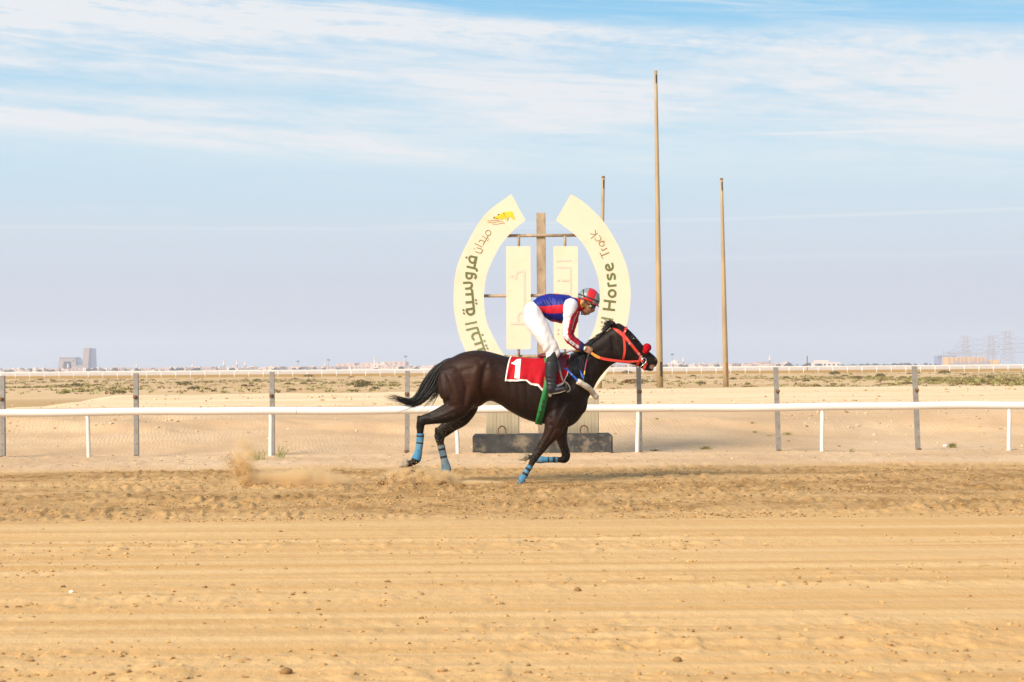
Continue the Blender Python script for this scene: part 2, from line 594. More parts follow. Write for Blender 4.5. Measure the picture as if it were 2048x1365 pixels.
M['eye'] = mat('horse_eye', (0.006, 0.004, 0.003), 0.08, coat=1.0)
M['clod'] = mat('sand_clod', (0.37, 0.22, 0.085), 0.95, var=0.3, vscale=3)
M['clod_pale'] = mat('pale_sand_clod', (0.46, 0.285, 0.115), 0.95, var=0.2, vscale=3)
M['spray'] = mat('flying_sand', (0.50, 0.325, 0.145), 0.95, var=0.2, vscale=6)
M['clod_dark'] = mat('damp_clod', (0.235, 0.130, 0.045), 0.95, var=0.35, vscale=3)
M['stone'] = mat('pale_stone', (0.60, 0.45, 0.27), 0.9, var=0.2, vscale=2)
M['white_stone'] = mat('white_stone', (0.78, 0.74, 0.68), 0.8, var=0.1, vscale=9, bump=.01)
M['scrub_green'] = mat('scrub_green', (0.200, 0.175, 0.045), 0.85, var=0.4, vscale=4)
M['scrub_brown'] = mat('scrub_brown', (0.190, 0.115, 0.040), 0.9, var=0.4, vscale=4)
M['scrub_dark'] = mat('scrub_dark', (0.135, 0.108, 0.036), 0.9, var=0.4, vscale=4)
M['grass_dry'] = mat('dry_grass', (0.30, 0.27, 0.10), 0.85, var=0.35, vscale=12)
M['villa_a'] = mat('villa_cream', (0.54, 0.40, 0.325), 0.85, var=0.08, vscale=.3)
M['villa_b'] = mat('villa_pink', (0.49, 0.34, 0.28), 0.85, var=0.08, vscale=.3)
M['villa_c'] = mat('villa_pale', (0.62, 0.50, 0.43), 0.85, var=0.06, vscale=.3)
M['villa_glass'] = mat('dark_window', (0.045, 0.055, 0.075), 0.3)
M['palm'] = mat('far_palm', (0.030, 0.036, 0.030), 0.9, var=0.3, vscale=2)
M['trunk'] = mat('far_trunk', (0.12, 0.085, 0.055), 0.9)
M['tower_stone'] = mat('tower_stone', (0.27, 0.205, 0.18), 0.7, var=0.06, vscale=.08, stretch=(.3, .3, 2))
M['tower_glass'] = mat('tower_glass', (0.05, 0.065, 0.16), 0.25, var=0.1, vscale=.2)
M['tower_blue'] = mat('blue_glass', (0.05, 0.17, 0.36), 0.25, var=.1, vscale=.3)
M['ochre_wall'] = mat('ochre_wall', (0.62, 0.37, 0.13), 0.85, var=0.06, vscale=.2)
M['blue_roof'] = mat('blue_roof', (0.20, 0.23, 0.36), 0.5)
M['lattice'] = mat('lattice_steel', (0.34, 0.27, 0.25), 0.6, 0.2)
M['cable'] = mat('cable', (0.10, 0.10, 0.11), 0.6)


def horse_coat():
    m = bpy.data.materials.new('dark_bay_coat')
    m.use_nodes = True
    t = NT(m.node_tree)
    out = t.n('ShaderNodeOutputMaterial')
    p = t.n('ShaderNodeBsdfPrincipled')
    t.link(p.outputs[0], out.inputs[0])
    oc = t.n('ShaderNodeTexCoord').outputs['Object']
    at_ = t.n('ShaderNodeAttribute')
    at_.attribute_name = 'bay'
    n1 = t.noise(t.mapping(oc, (1.6, 1.6, 1.1)), 2.6, 4, 0.55)
    n2 = t.noise(oc, 26, 5, 0.65)
    black = t.mix(n2, (0.0045, 0.0031, 0.0028), (0.0090, 0.0064, 0.0054))
    bay = t.mix(n1, (0.016, 0.0052, 0.0028), (0.048, 0.0152, 0.0072))
    c = t.mix(at_.outputs['Fac'], black, bay)
    dust = t.sstep(.50, .72, t.noise(t.mapping(oc, (.6, 1, 1), rot=(0, .4, 0)), 34, 6, .72))
    c = t.mix(t.math('MULTIPLY', dust, .11), c, (.20, .125, .07))
    sand = t.n('ShaderNodeAttribute')
    sand.attribute_name = 'sand'
    spk = t.sstep(0.60, 0.66, t.noise(oc, 95, 2, 0.5))
    c = t.mix(t.math('MULTIPLY', spk, sand.outputs['Fac']), c, (0.34, 0.25, 0.14))
    lip = t.n('ShaderNodeAttribute')
    lip.attribute_name = 'lip'
    c = t.mix(lip.outputs['Fac'], c, (0.46, 0.31, 0.25))
    t.link(c, p.inputs['Base Color'])
    t.link(t.math('ADD', 0.38, t.math('MULTIPLY', t.noise(t.mapping(oc, (1, 1, 2.5)), 7, 4, .6), 0.26)), p.inputs['Roughness'])
    p.inputs['Specular IOR Level'].default_value = 0.15
    bn = t.n('ShaderNodeBump')
    bn.inputs['Distance'].default_value = 0.006
    bn.inputs['Strength'].default_value = 0.8
    h = t.math('ADD', t.noise(t.mapping(oc, (1, 1, 1)), 12, 6, 0.62), t.math('MULTIPLY', t.noise(t.mapping(oc, (.35, 1, 1), rot=(0, .5, 0)), 170, 3, 0.6), 0.22))
    t.link(h, bn.inputs['Height'])
    t.link(bn.outputs[0], p.inputs['Normal'])
    return m


M['coat'] = horse_coat()

# ================================================================== THE GROUND
def z_of(X, Y):
    X = np.asarray(X, float); Y = np.asarray(Y, float)
    wob = 0.5 * (vn(X * .35, Y * 0 + 3.3, 3) - .5) + 0.25 * (vn(X * 1.7, Y * 0 + 1.3, 4) - .5)
    run = SS(15.4, 16.4, Y + wob) * (1 - SS(23.2, 23.9, Y + wob))
    near = 1 - SS(15.2, 16.4, Y)
    lip = SS(23.3, 24.1, Y + wob) * (1 - SS(26.9, 27.9, Y))
    # harrowed lines along the track and scattered lumps
    z = near * (.014 * (vn(X * .08, Y * 2.3, 5) - .5) + .010 * (vn(X * .22, Y * 7.5, 6) - .5))
    clump = SS(.45, .75, fbm(X * .22, Y * .9, 3, 40))
    z = z + near * clump * (.016 * SS(.5, .85, fbm(X * 7.5, Y * 5.2, 3, 8)) + .010 * (fbm(X * 16, Y * 11, 2, 9) - .5))
    z = z + run * (.026 * (fbm(X * 1.3, Y * 2.6, 3, 11) - .5) + .034 * (fbm(X * 13, Y * 7.0, 3, 12) - .5) + .030 * SS(.60, .85, vn(X * 17, Y * 8.2, 13)) * SS(.4, .6, fbm(X * .6, Y * 1.8, 2, 15)) + .025 * (vn(X * .12, Y * 2.9, 14) - .5))
    z = z + lip * (.040 + .030 * (fbm(X * 2.6, Y * 2.6, 4, 17) - .5) + .018 * SS(.6, .85, vn(X * 6.5, Y * 5.5, 18)))
    # the sand bank behind the rail
    nb = fbm(X * .22, Y * .22, 3, 21)
    e = 60 + 10 * SS(-13, 16, X) + 5 * (vn(X * .12, Y * 0, 22) - .5)
    up = .5 * SS(28.3, 37, Y + 5 * (nb - .5)) + .12 * SS(31.5, 33.0, Y + 3.5 * (fbm(X * .5, Y * .5, 3, 30) - .5)) - .12 * SS(33, 44, Y)
    down = 1 - SS(e, e * 1.12, Y)
    xl = -11.6 - (Y - 41) * .143 + 1.2 * (vn(Y * .25, Y * 0, 23) - .5)
    left = SS(xl - 2.6, xl + .9, X)
    bank = SS(27.4, 28.4, Y) * down * left
    z = z + bank * (up + .05 * (fbm(X * .8, Y * .5, 3, 24) - .5) + .018 * (fbm(X * 4, Y * 4, 3, 25) - .5))
    far = SS(60, 80, Y)
    z = z + far * (.20 * (fbm(X * .045, Y * .03, 3, 27) - .5)) * (1 - SS(240, 330, Y))
    z = z - .02 * SS(27.2, 28.2, Y) * (1 - SS(28.5, 30, Y))
    return z


def ground_attrs(X, Y):
    wob = 0.5 * (vn(X * .35, Y * 0 + 3.3, 3) - .5) + 0.25 * (vn(X * 1.7, Y * 0 + 1.3, 4) - .5)
    run = SS(14.9, 17.3, Y + wob * 2.0) * (1 - SS(23.3, 23.9, Y + wob))
    damp = run * (.55 + .45 * SS(.35, .65, fbm(X * .20, Y * .9, 3, 31)))
    damp = damp * (1 - .75 * SS(-0.5, -4.5, X) * SS(17.5, 20.0, Y) * (1 - SS(21, 22.5, Y)) * SS(.35, .6, fbm(X * .3, Y, 3, 33)))
    pale = SS(23.3, 24.0, Y + wob)
    nb = fbm(X * .22, Y * .22, 3, 21)
    xl = -11.6 - (Y - 41) * .143
    top = SS(34.5, 38, Y + 5 * (nb - .5)) * (1 - SS(68, 78, Y)) * SS(xl - 1.6, xl + .6, X)
    ochre = SS(336, 346, Y) * (1 - SS(520, 575, Y))
    far = SS(560, 640, Y)
    side = SS(31, 37, Y) * (1 - SS(75, 90, Y)) * (1 - SS(xl - 2.6, xl + .3, X))
    return dict(side=side, damp=damp, pale=pale, top=top, ochre=ochre, far=far)


def sand_material():
    m = bpy.data.materials.new('sand')
    m.use_nodes = True
    t = NT(m.node_tree)
    out = t.n('ShaderNodeOutputMaterial')
    p = t.n('ShaderNodeBsdfPrincipled')
    t.link(p.outputs[0], out.inputs[0])
    p.inputs['Roughness'].default_value = 0.95
    p.inputs['Specular IOR Level'].default_value = 0.15
    pos = t.n('ShaderNodeNewGeometry').outputs['Position']

    def A(nm):
        a = t.n('ShaderNodeAttribute'); a.attribute_name = nm
        return a.outputs['Fac']
    lines = t.noise(t.mapping(pos, (.10, 3.6, 1)), 1.0, 6, .62)
    lumps = t.noise(t.mapping(pos, (2.4, 1.7, 1)), 1.0, 7, .68)
    grain = t.noise(t.mapping(pos, (9, 6.5, 9)), 1.0, 6, .72)
    patch = t.noise(t.mapping(pos, (.35, .5, 1)), 1.0, 4, .55)
    dry = t.mix(t.sstep(.33, .68, lines), (.520, .300, .112), (.620, .405, .190))
    dry = t.mix(t.math('MULTIPLY', t.sstep(.55, .75, lumps), .35), dry, (.440, .245, .088))
    dry = t.mix(t.math('MULTIPLY', t.sstep(.60, .72, grain), .22), dry, (.40, .222, .080))
    damp = t.mix(t.sstep(.36, .62, lumps), (.275, .146, .046), (.450, .272, .112))
    damp = t.mix(t.math('MULTIPLY', t.sstep(.52, .66, grain), .85), damp, (.190, .102, .034))
    damp = t.mix(t.math('MULTIPLY', t.sstep(.55, .70, lines), .40), damp, (.430, .300, .145))
    c = t.mix(A('damp'), dry, damp)
    pale = t.mix(t.sstep(.35, .65, patch), (.510, .335, .185), (.585, .405, .240))
    pale = t.mix(t.math('MULTIPLY', t.sstep(.58, .72, grain), .30), pale, (.48, .29, .135))
    c = t.mix(A('pale'), c, pale)
    ruts = t.noise(t.mapping(pos, (.05, 1.1, 1), rot=(0, 0, .08)), 1.0, 5, .6)
    top = t.mix(t.sstep(.36, .66, ruts), (.660, .465, .255), (.770, .590, .375))
    top = t.mix(t.math('MULTIPLY', t.sstep(.60, .70, lumps), .25), top, (.54, .35, .17))
    c = t.mix(A('top'), c, top)
    # beyond the bank: gravelly plain, the ochre strip of the back straight, pale flats
    plainn = t.noise(t.mapping(pos, (.055, .030, 1)), 1.0, 6, .6)
    plain = t.mix(t.sstep(.35, .65, plainn), (.500, .318, .150), (.600, .415, .225))
    c = t.mix(t.sstep(76, 92, t.math('ADD', A('yy'), t.math('MULTIPLY', patch, 6.0))), c, plain)
    och = t.mix(t.sstep(.4, .6, plainn), (.36, .185, .030), (.46, .255, .058))
    c = t.mix(A('side'), c, t.mix(patch, (.40, .245, .100), (.50, .33, .155)))
    c = t.mix(A('ochre'), c, och)
    flat = t.mix(t.sstep(.4, .6, plainn), (.55, .42, .32), (.64, .51, .40))
    c = t.mix(A('far'), c, flat)
    t.link(c, p.inputs['Base Color'])
    # relief: grains, clods and, on the bank, slanting wind ripples
    b1 = t.n('ShaderNodeBump')
    b1.inputs['Distance'].default_value = .030
    b1.inputs['Strength'].default_value = .8
    hh = t.math('ADD', t.math('MULTIPLY', grain, .55), t.math('MULTIPLY', lumps, .9))
    t.link(hh, b1.inputs['Height'])
    wv = t.n('ShaderNodeTexWave', wave_type='BANDS', bands_direction='X', wave_profile='SIN')
    t.link(t.mapping(pos, (1, .42, 1), rot=(0, 0, -.35)), wv.inputs['Vector'])
    wv.inputs['Scale'].default_value = 4.6
    wv.inputs['Distortion'].default_value = 9
    wv.inputs['Detail'].default_value = 2.5
    wv.inputs['Detail Scale'].default_value = .9
    wmask = t.math('MULTIPLY', t.math('MULTIPLY', A('pale'), t.math('SUBTRACT', 1.0, A('top'))), t.math('MULTIPLY', t.sstep(27.6, 29, A('yy')), t.sstep(.35, .6, patch)))
    b2 = t.n('ShaderNodeBump')
    b2.inputs['Distance'].default_value = .0038
    t.link(t.math('MULTIPLY', wmask, .8), b2.inputs['Strength'])
    t.link(wv.outputs['Fac'], b2.inputs['Height'])
    t.link(b1.outputs[0], b2.inputs['Normal'])
    t.link(b2.outputs[0], p.inputs['Normal'])
    return m


M['sand'] = sand_material()


def y_rows():
    rows = [4.0, 4.6, 5.2, 5.8, 6.3]
    s = 4725 / 6.8
    def go(stop, step):
        nonlocal s
        while s > stop:
            rows.append(4725 / s)
            s -= step
    go(4725 / 28.0, 1.25)
    go(4725 / 84.0, .40)
    go(9.0, .55)
    go(.95, .35)
    return np.array(rows)


ROWS = y_rows()
u_dense = np.linspace(-.325, .325, 640)
u_l = -.325 - (np.linspace(0, 1, 42)[1:] ** 1.5) * .9
UU = np.concatenate([u_l[::-1], u_dense, -u_l])


def sheet(name, r0, r1, label=None):
    Y1 = ROWS[r0:r1 + 1]
    Yg, Ug = np.meshgrid(Y1, UU, indexing='ij')
    Xg = Ug * (Yg + 1.5)
    Zg = z_of(Xg, Yg)
    ny, nx = Yg.shape
    me = bpy.data.meshes.new(name)
    V = np.stack([Xg, Yg, Zg], -1).reshape(-1, 3)
    i = np.arange((ny - 1) * nx).reshape(ny - 1, nx)[:, :-1].reshape(-1)
    Q = np.stack([i, i + 1, i + nx + 1, i + nx], -1)
    me.vertices.add(len(V)); me.vertices.foreach_set('co', V.reshape(-1).astype(np.float32))
    me.loops.add(Q.size); me.loops.foreach_set('vertex_index', Q.reshape(-1).astype(np.int32))
    me.polygons.add(len(Q))
    me.polygons.foreach_set('loop_start', (np.arange(len(Q)) * 4).astype(np.int32))
    me.polygons.foreach_set('use_smooth', np.ones(len(Q), dtype=bool))
    me.update(calc_edges=True)
    at_ = ground_attrs(Xg.reshape(-1), Yg.reshape(-1))
    at_['yy'] = Yg.reshape(-1)
    for k, v in at_.items():
        a = me.attributes.new(k, 'FLOAT', 'POINT')
        a.data.foreach_set('value', np.asarray(v, dtype=np.float32))
    me.materials.append(M['sand'])
    o = bpy.data.objects.new(name, me)
    COL.objects.link(o)
    o['kind'] = 'structure'
    return o


ra = int(np.searchsorted(ROWS, 23.7))
rb = int(np.searchsorted(ROWS, 82.0))
sheet('sand_track', 0, ra)
sheet('sand_bank', ra, rb)
sheet('desert_plain', rb, len(ROWS) - 1)
# the wider desert beside and behind the photographer, a hand below the sheets above
g = Geo()
q = [(-5200, -260, -.35), (5200, -260, -.35), (5200, 5200, -.35), (-5200, 5200, -.35)]
g.add(q, [(0, 1, 2, 3)])
gm = mat('wide_sand', (.47, .33, .18), .95, var=.1, vscale=.02)
o = g.make('ground', gm)
o['kind'] = 'structure'

# ------------------------------------------------------------------ loose clods and stones (uncountable)
_b = bmesh.new()
bmesh.ops.create_icosphere(_b, subdivisions=1, radius=1.0)
ICO_V = np.array([v.co[:] for v in _b.verts])
ICO_F = np.array([[v.index for v in f.verts] for f in _b.faces])
_b.free()


def scatter(name, P, R, mats, label, flat=.62, sink=.25, smooth=True):
    """many small uneven lumps as one mesh"""
    n = len(P)
    ang = rng.random(n) * 6.283
    ca, sa = np.cos(ang), np.sin(ang)
    jit = 1 + (rng.random((n, len(ICO_V), 1)) - .5) * .75
    Vv = ICO_V[None] * jit * R[:, None, None]
    sx = .75 + .7 * rng.random(n)
    x, y, z = Vv[..., 0] * sx[:, None], Vv[..., 1], Vv[..., 2] * flat * (.7 + .6 * rng.random(n))[:, None]
    X = x * ca[:, None] - y * sa[:, None] + P[:, 0:1]
    Y = x * sa[:, None] + y * ca[:, None] + P[:, 1:2]
    Z = z + P[:, 2:3] + (R * (flat - sink))[:, None] * .6
    V = np.stack([X, Y, Z], -1).reshape(-1, 3)
    F = (ICO_F[None] + (np.arange(n) * len(ICO_V))[:, None, None]).reshape(-1, 3)
    me = bpy.data.meshes.new(name)
    me.vertices.add(len(V)); me.vertices.foreach_set('co', V.reshape(-1).astype(np.float32))
    me.loops.add(F.size); me.loops.foreach_set('vertex_index', F.reshape(-1).astype(np.int32))
    me.polygons.add(len(F))
    me.polygons.foreach_set('loop_start', (np.arange(len(F)) * 3).astype(np.int32))
    me.polygons.foreach_set('use_smooth', np.full(len(F), smooth))
    for m in mats: me.materials.append(m)
    if len(mats) > 1:
        me.polygons.foreach_set('material_index', np.repeat(rng.integers(0, len(mats), n), len(ICO_F)).astype(np.int32))
    me.update(calc_edges=True)
    o = bpy.data.objects.new(name, me)
    COL.objects.link(o)
    return tag(o, label, kind='stuff')


def spread(n, y0, y1, dens=None, seed=0, power=1.0):
    """random places seen evenly in the picture between two distances"""
    out = np.empty((0, 2))
    while len(out) < n:
        s = rng.uniform(4725 / y1, 4725 / y0, n * 2)
        Y = 4725 / s
        X = rng.uniform(-.33, .33, n * 2) * Y
        P = np.column_stack([X, Y])
        if dens is not None:
            P = P[rng.random(len(P)) < dens(X, Y)]
        out = np.vstack([out, P])
    out = out[:n]
    return np.column_stack([out, z_of(out[:, 0], out[:, 1])])


def near_dens(X, Y):
    c = SS(.46, .66, fbm(X * .22, Y * .9, 3, 40))
    bands = .25 + .75 * SS(10.5, 12, Y) * (1 - SS(14.3, 15.2, Y))
    return np.clip(.05 + c * bands, 0, 1)


P = spread(3300, 7.2, 15.6, near_dens)
scatter('sand_clods', P, .003 + .015 * rng.random(len(P)) ** 4, [M['clod_pale'], M['clod_pale'], M['clod']], 'small crumbled sand clods lying on the smoothed foreground of the track', smooth=False)
P = spread(15000, 15.6, 23.6, lambda X, Y: np.clip(.12 + SS(.42, .65, fbm(X * .5, Y * 1.4, 3, 43)), 0, 1))
scatter('sand_clods', P, .003 + .013 * rng.random(len(P)) ** 3.5, [M['clod_dark'], M['clod'], M['clod_pale']], 'damp brown clods churned up in the darker galloping strip', smooth=False)
P = spread(1300, 23.7, 27.6)
scatter('sand_clods', P, .004 + .013 * rng.random(len(P)) ** 3, [M['clod'], M['stone']], 'pale sand lumps along the low lip in front of the rail')
P = spread(1700, 29.0, 48, lambda X, Y: np.clip(.06 + SS(.5, .7, fbm(X * .25, Y * .3, 3, 47)) * (1 - .8 * SS(38, 46, Y)) * SS(30.5, 33, Y), 0, 1))
scatter('bank_rubble', P, .006 + .034 * rng.random(len(P)) ** 5, [M['stone'], M['stone'], M['clod']], 'pale stones and rubble strewn over the sand bank', smooth=False)
P = spread(900, 48, 74, lambda X, Y: np.clip(.1 + SS(.5, .7, fbm(X * .2, Y * .3, 3, 49)), 0, 1))
scatter('bank_rubble', P, .012 + .05 * rng.random(len(P)) ** 4, [M['stone'], M['clod']], 'small stones on the flat top of the sand bank')

# the few single stones and clods one can pick out
for px, py, r, m, nm, lab, cat in (
        (143, 1185, .012, 'white_stone', 'white_pebble', 'small white pebble alone on the smooth track at the left', 'pebble'),
        (1890, 894, .034, 'white_stone', 'white_stone', 'white stone beside a grass tuft on the sand bank', 'stone'),
        (1355, 1322, .017, 'clod_dark', 'sand_clod', 'upright dark sand clod near the bottom of the track', 'clod'),
        (572, 1347, .022, 'clod_dark', 'sand_clod', 'largest sand clod at the very bottom of the track', 'clod'),
        (1155, 1183, .018, 'clod_dark', 'sand_clod', 'dark clod alone on the ridge right of the horse', 'clod')):
    p = floor_at(px, py, 0)
    if py < 900:
        for _ in range(6):
            p = floor_at(px, py, float(z_of(p.x, p.y)))
    V, F = ellipsoid((0, 0, 0), (1, 1, 1), 12, 8)
    V = np.array(V)
    k = 1 + .5 * (fbm(V[:, 0] * 1.7 + 9 + px, V[:, 1] * 1.7 + V[:, 2] + 5, 3, 60) - .5)
    V = V * k[:, None] * np.array([1.25, 1.0, .78]) * r + np.array([p.x, p.y, float(z_of(p.x, p.y)) + r * .45])
    tag(mk(nm, V, F, M[m], origin=(p.x, p.y, float(z_of(p.x, p.y)))), lab, cat)

# ================================================================== THE RAIL
RY = 26.75
zl = CAM_H


def on_rail(px):
    return at(px, 737, RY).x


rz = at(1024, 818.7, RY).z                     # rail axis height
rail = thing('running_rail', 'near white running rail on curved posts crossing behind the horse', 'rail', (0, RY, 0))
RR = .0585
joints = [-532, -157, 593, 1343, 2093, 2500]
for i in range(len(joints) - 1):
    a, b = on_rail(joints[i]) + .004, on_rail(joints[i + 1]) - .004
    n = 24
    xs = np.linspace(a, b, n)
    C = np.column_stack([xs, np.full(n, RY) + .004 * np.sin(xs * .9), rz + .006 * np.sin(xs * 1.1 + 1) + .003 * np.sin(xs * 3)])
    V, F = pipe(C, RR, 20, cap=False)
    mk('rail_tube', V, F, M['white_rail'], rail)
    if i:
        V, F = pipe(np.array([[a - .05, RY, C[0, 2]], [a + .04, RY, C[0, 2]]]), RR - .006, 16)
        mk('joint_sleeve', V, F, M['white_rail'], rail)
for px, lean in ((-200, .03), (175, .01), (541, -.01), (911, .028), (1276, -.022), (1644, -.012), (2018, -.012), (2390, 0)):
    x = on_rail(px)
    zb = float(z_of(x, RY)) - .15
    P_ = catmull(np.array([(x + lean, RY, zb), (x + lean * .8, RY, zb + .3), (x + lean * .3, RY, rz - .28), (x, RY + .002, rz - .12), (x - .012, RY + .004, rz - .03)]), 6)
    V, F = pipe(P_, .031, 14)
    mk('rail_post', V, F, M['white_rail'], rail)

# ================================================================== GREY FENCE POSTS
FY = 28.05
posts = [(5, 752, 920, 0.0), (272, 747, 918, 0.0), (544, 744, 916, .0), (815, 742, 908, .02), (1277, 735, 911, -.02), (1551.5, 735, 908, -.04), (1829, 733, 905, -.05), (-268, 748, 920, .02), (2106, 731, 903, -.03)]
plab = ['grey fence post with rusty bolts at the left edge of the picture', 'grey steel fence post just right of the leftmost white rail post',
        'grey fence post half hidden by a white rail post beside dry grass', 'grey fence post with a rusty foot behind the horse tail',
        'grey fence post below the horse muzzle behind a white rail post', 'grey leaning fence post right of the two tall poles',
        'grey fence post with two brown bolts near the white stone', 'grey fence post outside the left side of the view', 'grey fence post outside the right side of the view']
for (px, pt, pb, lean), lab in zip(posts, plab):
    top = at(px, pt, FY); 
    x = top.x
    zb = at(px, pb, FY).z - .03
    zb0 = min(zb, float(z_of(x, FY)) - .10)
    r = thing('fence_post', lab, 'post', (x, FY, zb0), 'grey posts of the dismantled fence')
    g = Geo()
    W2 = .036
    hgt = top.z - zb0
    # square tube leaning slightly: four walls with an open top
    for sx, sy, wx, wy in ((0, -1, 2 * W2, .006), (0, 1, 2 * W2, .006), (-1, 0, .006, 2 * W2 - .012), (1, 0, .006, 2 * W2 - .012)):
        cx, cy = sx * (W2 - .003), sy * (W2 - .003)
        b = [(cx - wx / 2, cy - wy / 2), (cx + wx / 2, cy - wy / 2), (cx + wx / 2, cy + wy / 2), (cx - wx / 2, cy + wy / 2)]
        V = [(x + u - lean, FY + v, zb0) for u, v in b] + [(x + u, FY + v, top.z) for u, v in b]
        g.add(V, [(0, 1, 2, 3), (7, 6, 5, 4), (0, 4, 5, 1), (1, 5, 6, 2), (2, 6, 7, 3), (3, 7, 4, 0)])
    g.make('post_tube', M['galv'], r)
    for hz in (.73, .055):
        zz = zb + (top.z - zb) * hz
        cx = x - lean * (1 - hz) + (.012 if lean < 0 else -.008)
        g = Geo().box((cx, FY - W2 - .016, zz), (.062, .030, .048 if hz > .5 else .036), 0, .005)
        g.bar((cx, FY - W2 - .030, zz), (cx, FY - W2 - .052, zz), .013, 8)
        g.make('clamp', M['rust'], r)
    for hz in (.20, .33, .52):
        g = Geo().bar((x - lean * (1 - hz) + .002, FY - W2 + .001, zb + (top.z - zb) * hz), (x - lean * (1 - hz) + .002, FY - W2 - .006, zb + (top.z - zb) * hz), .006, 6)
        g.make('bolt', M['rust'], r)

# ================================================================== FINISH SIGN
SY = 27.30        # front face of the panels
TH = .09


def ps(p, dy=0.0):
    return at(p[0], p[1], SY + dy)


sign = thing('finish_sign', 'cream horseshoe shaped finish line sign standing on a dark concrete block', 'sign', (at(1084, 915, SY).x, SY, 0))
# concrete base
bx0, bx1 = at(945, 900, 26.9).x, at(1226, 900, 26.9).x
bzt = at(1085, 870.5, 26.9).z
g = Geo().box(((bx0 + bx1) / 2, 27.32, (bzt - .12) / 2), (bx1 - bx0, .78, bzt + .12), 0, .022)
base = g.make('concrete_base', M['concrete_dark'], sign)
for cx in (1004, 1168):
    p = at(cx, 870, 26.98)
    s = .058
    hp = [(p.x - s, 26.98, bzt - .05), (p.x - s, 26.98, bzt + .06), (p.x - s * .92, 26.98, bzt + .098), (p.x - s * .5, 26.98, bzt + .128), (p.x, 26.98, bzt + .138),
          (p.x + s * .5, 26.98, bzt + .128), (p.x + s * .92, 26.98, bzt + .098), (p.x + s, 26.98, bzt + .06), (p.x + s, 26.98, bzt - .05)]
    V, F = pipe(catmull(np.array(hp), 4), .0115, 8)
    mk('lifting_hook', V, F, M['rust'], base)
# two ribbed concrete supports under the horseshoe
for a, b in ((972, 1038.5), (1135, 1197.5)):
    x0, x1 = at(a, 830, 27.3).x, at(b, 830, 27.3).x
    zt = at((a + b) / 2, 797, 27.3).z
    g = Geo().box(((x0 + x1) / 2, 27.40, (zt + bzt) / 2), (x1 - x0, .20, zt - bzt), 0, .008)
    nrib = 9
    for k in range(nrib):
        xx = x0 + (x1 - x0) * (k + .5) / nrib
        g.box((xx, 27.299, (zt + bzt) / 2), ((x1 - x0) / nrib * .62, .006, zt - bzt - .02), 0)
    g.make('support_block', M['concrete_pale'], sign)


def slab(outline, dy0, dy1):
    """closed outline (photo px) as a plate with thickness"""
    n = len(outline)
    b = bmesh.new()
    f0 = [b.verts.new(ps(p, dy0)) for p in outline]
    f1 = [b.verts.new(ps(p, dy1)) for p in outline]
    b.faces.new(f0); b.faces.new(f1[::-1])
    for i in range(n):
        b.faces.new((f0[i], f1[i], f1[(i + 1) % n], f0[(i + 1) % n]))
    bmesh.ops.triangulate(b, faces=[f for f in b.faces if len(f.verts) > 4])
    b.verts.index_update()
    V = [v.co[:] for v in b.verts]; F = [[v.index for v in f.verts] for f in b.faces]
    b.free()
    return V, F


def crescent(outer, inner):
    o = catmull(np.array(outer, float), 10)
    i = catmull(np.array(inner, float), 10)
    k = 60
    ro = o[np.linspace(0, len(o) - 1, k).round().astype(int)]
    ri = i[np.linspace(0, len(i) - 1, k).round().astype(int)]
    V, F = [], []
    for a, b in zip(ro, ri):
        V += [ps(a), ps(b), ps(b, TH), ps(a, TH)]
    for j in range(k - 1):
        q = j * 4
        for s in range(4):
            F.append((q + s, q + (s + 1) % 4, q + 4 + (s + 1) % 4, q + 4 + s))
    F += [(0, 1, 2, 3), (4 * k - 4, 4 * k - 3, 4 * k - 2, 4 * k - 1)]
    return V, F


lo = [(1022.5, 388.5), (974.5, 425), (946, 465), (920, 517), (910.5, 550), (907, 592), (909, 627), (918.5, 671), (931.5, 703), (953, 745), (985, 785), (1022, 811)]
li = [(1051, 441), (1031, 457), (1009.5, 480), (996, 499.5), (984.5, 522), (973.5, 550), (968.3, 584), (968.3, 612), (972.5, 641), (982, 665), (1007.5, 710), (1051, 763)]
ro = [(1141.7, 388.7), (1169.7, 406.8), (1207, 443.5), (1234.5, 488), (1249.5, 522), (1257.5, 550), (1261, 582), (1261, 598), (1258, 628), (1252, 655), (1236, 703), (1214, 745), (1182, 785), (1145, 811)]
ri = [(1111.8, 441), (1146, 467), (1167, 489.6), (1182, 517), (1193.4, 547), (1198.4, 570), (1199.2, 597), (1197, 622), (1189.7, 653), (1178, 680), (1160, 710), (1116, 763)]
V, F = crescent(lo, li)
arcL = mk('arc_panel', V, F, M['cream'], sign, smooth=False)
V, F = crescent(ro, ri)
arcR = mk('arc_panel', V, F, M['cream'], sign, smooth=False)
panels = []
for out in ([(1012, 493), (1061, 493), (1061.5, 696), (1058.5, 699), (1013, 699)], [(1107, 493), (1155.5, 493), (1156, 699), (1108, 699)]):
    V, F = slab(out, .02, .02 + .06)
    panels.append(mk('hanging_panel', V, F, M['cream'], sign, smooth=False))
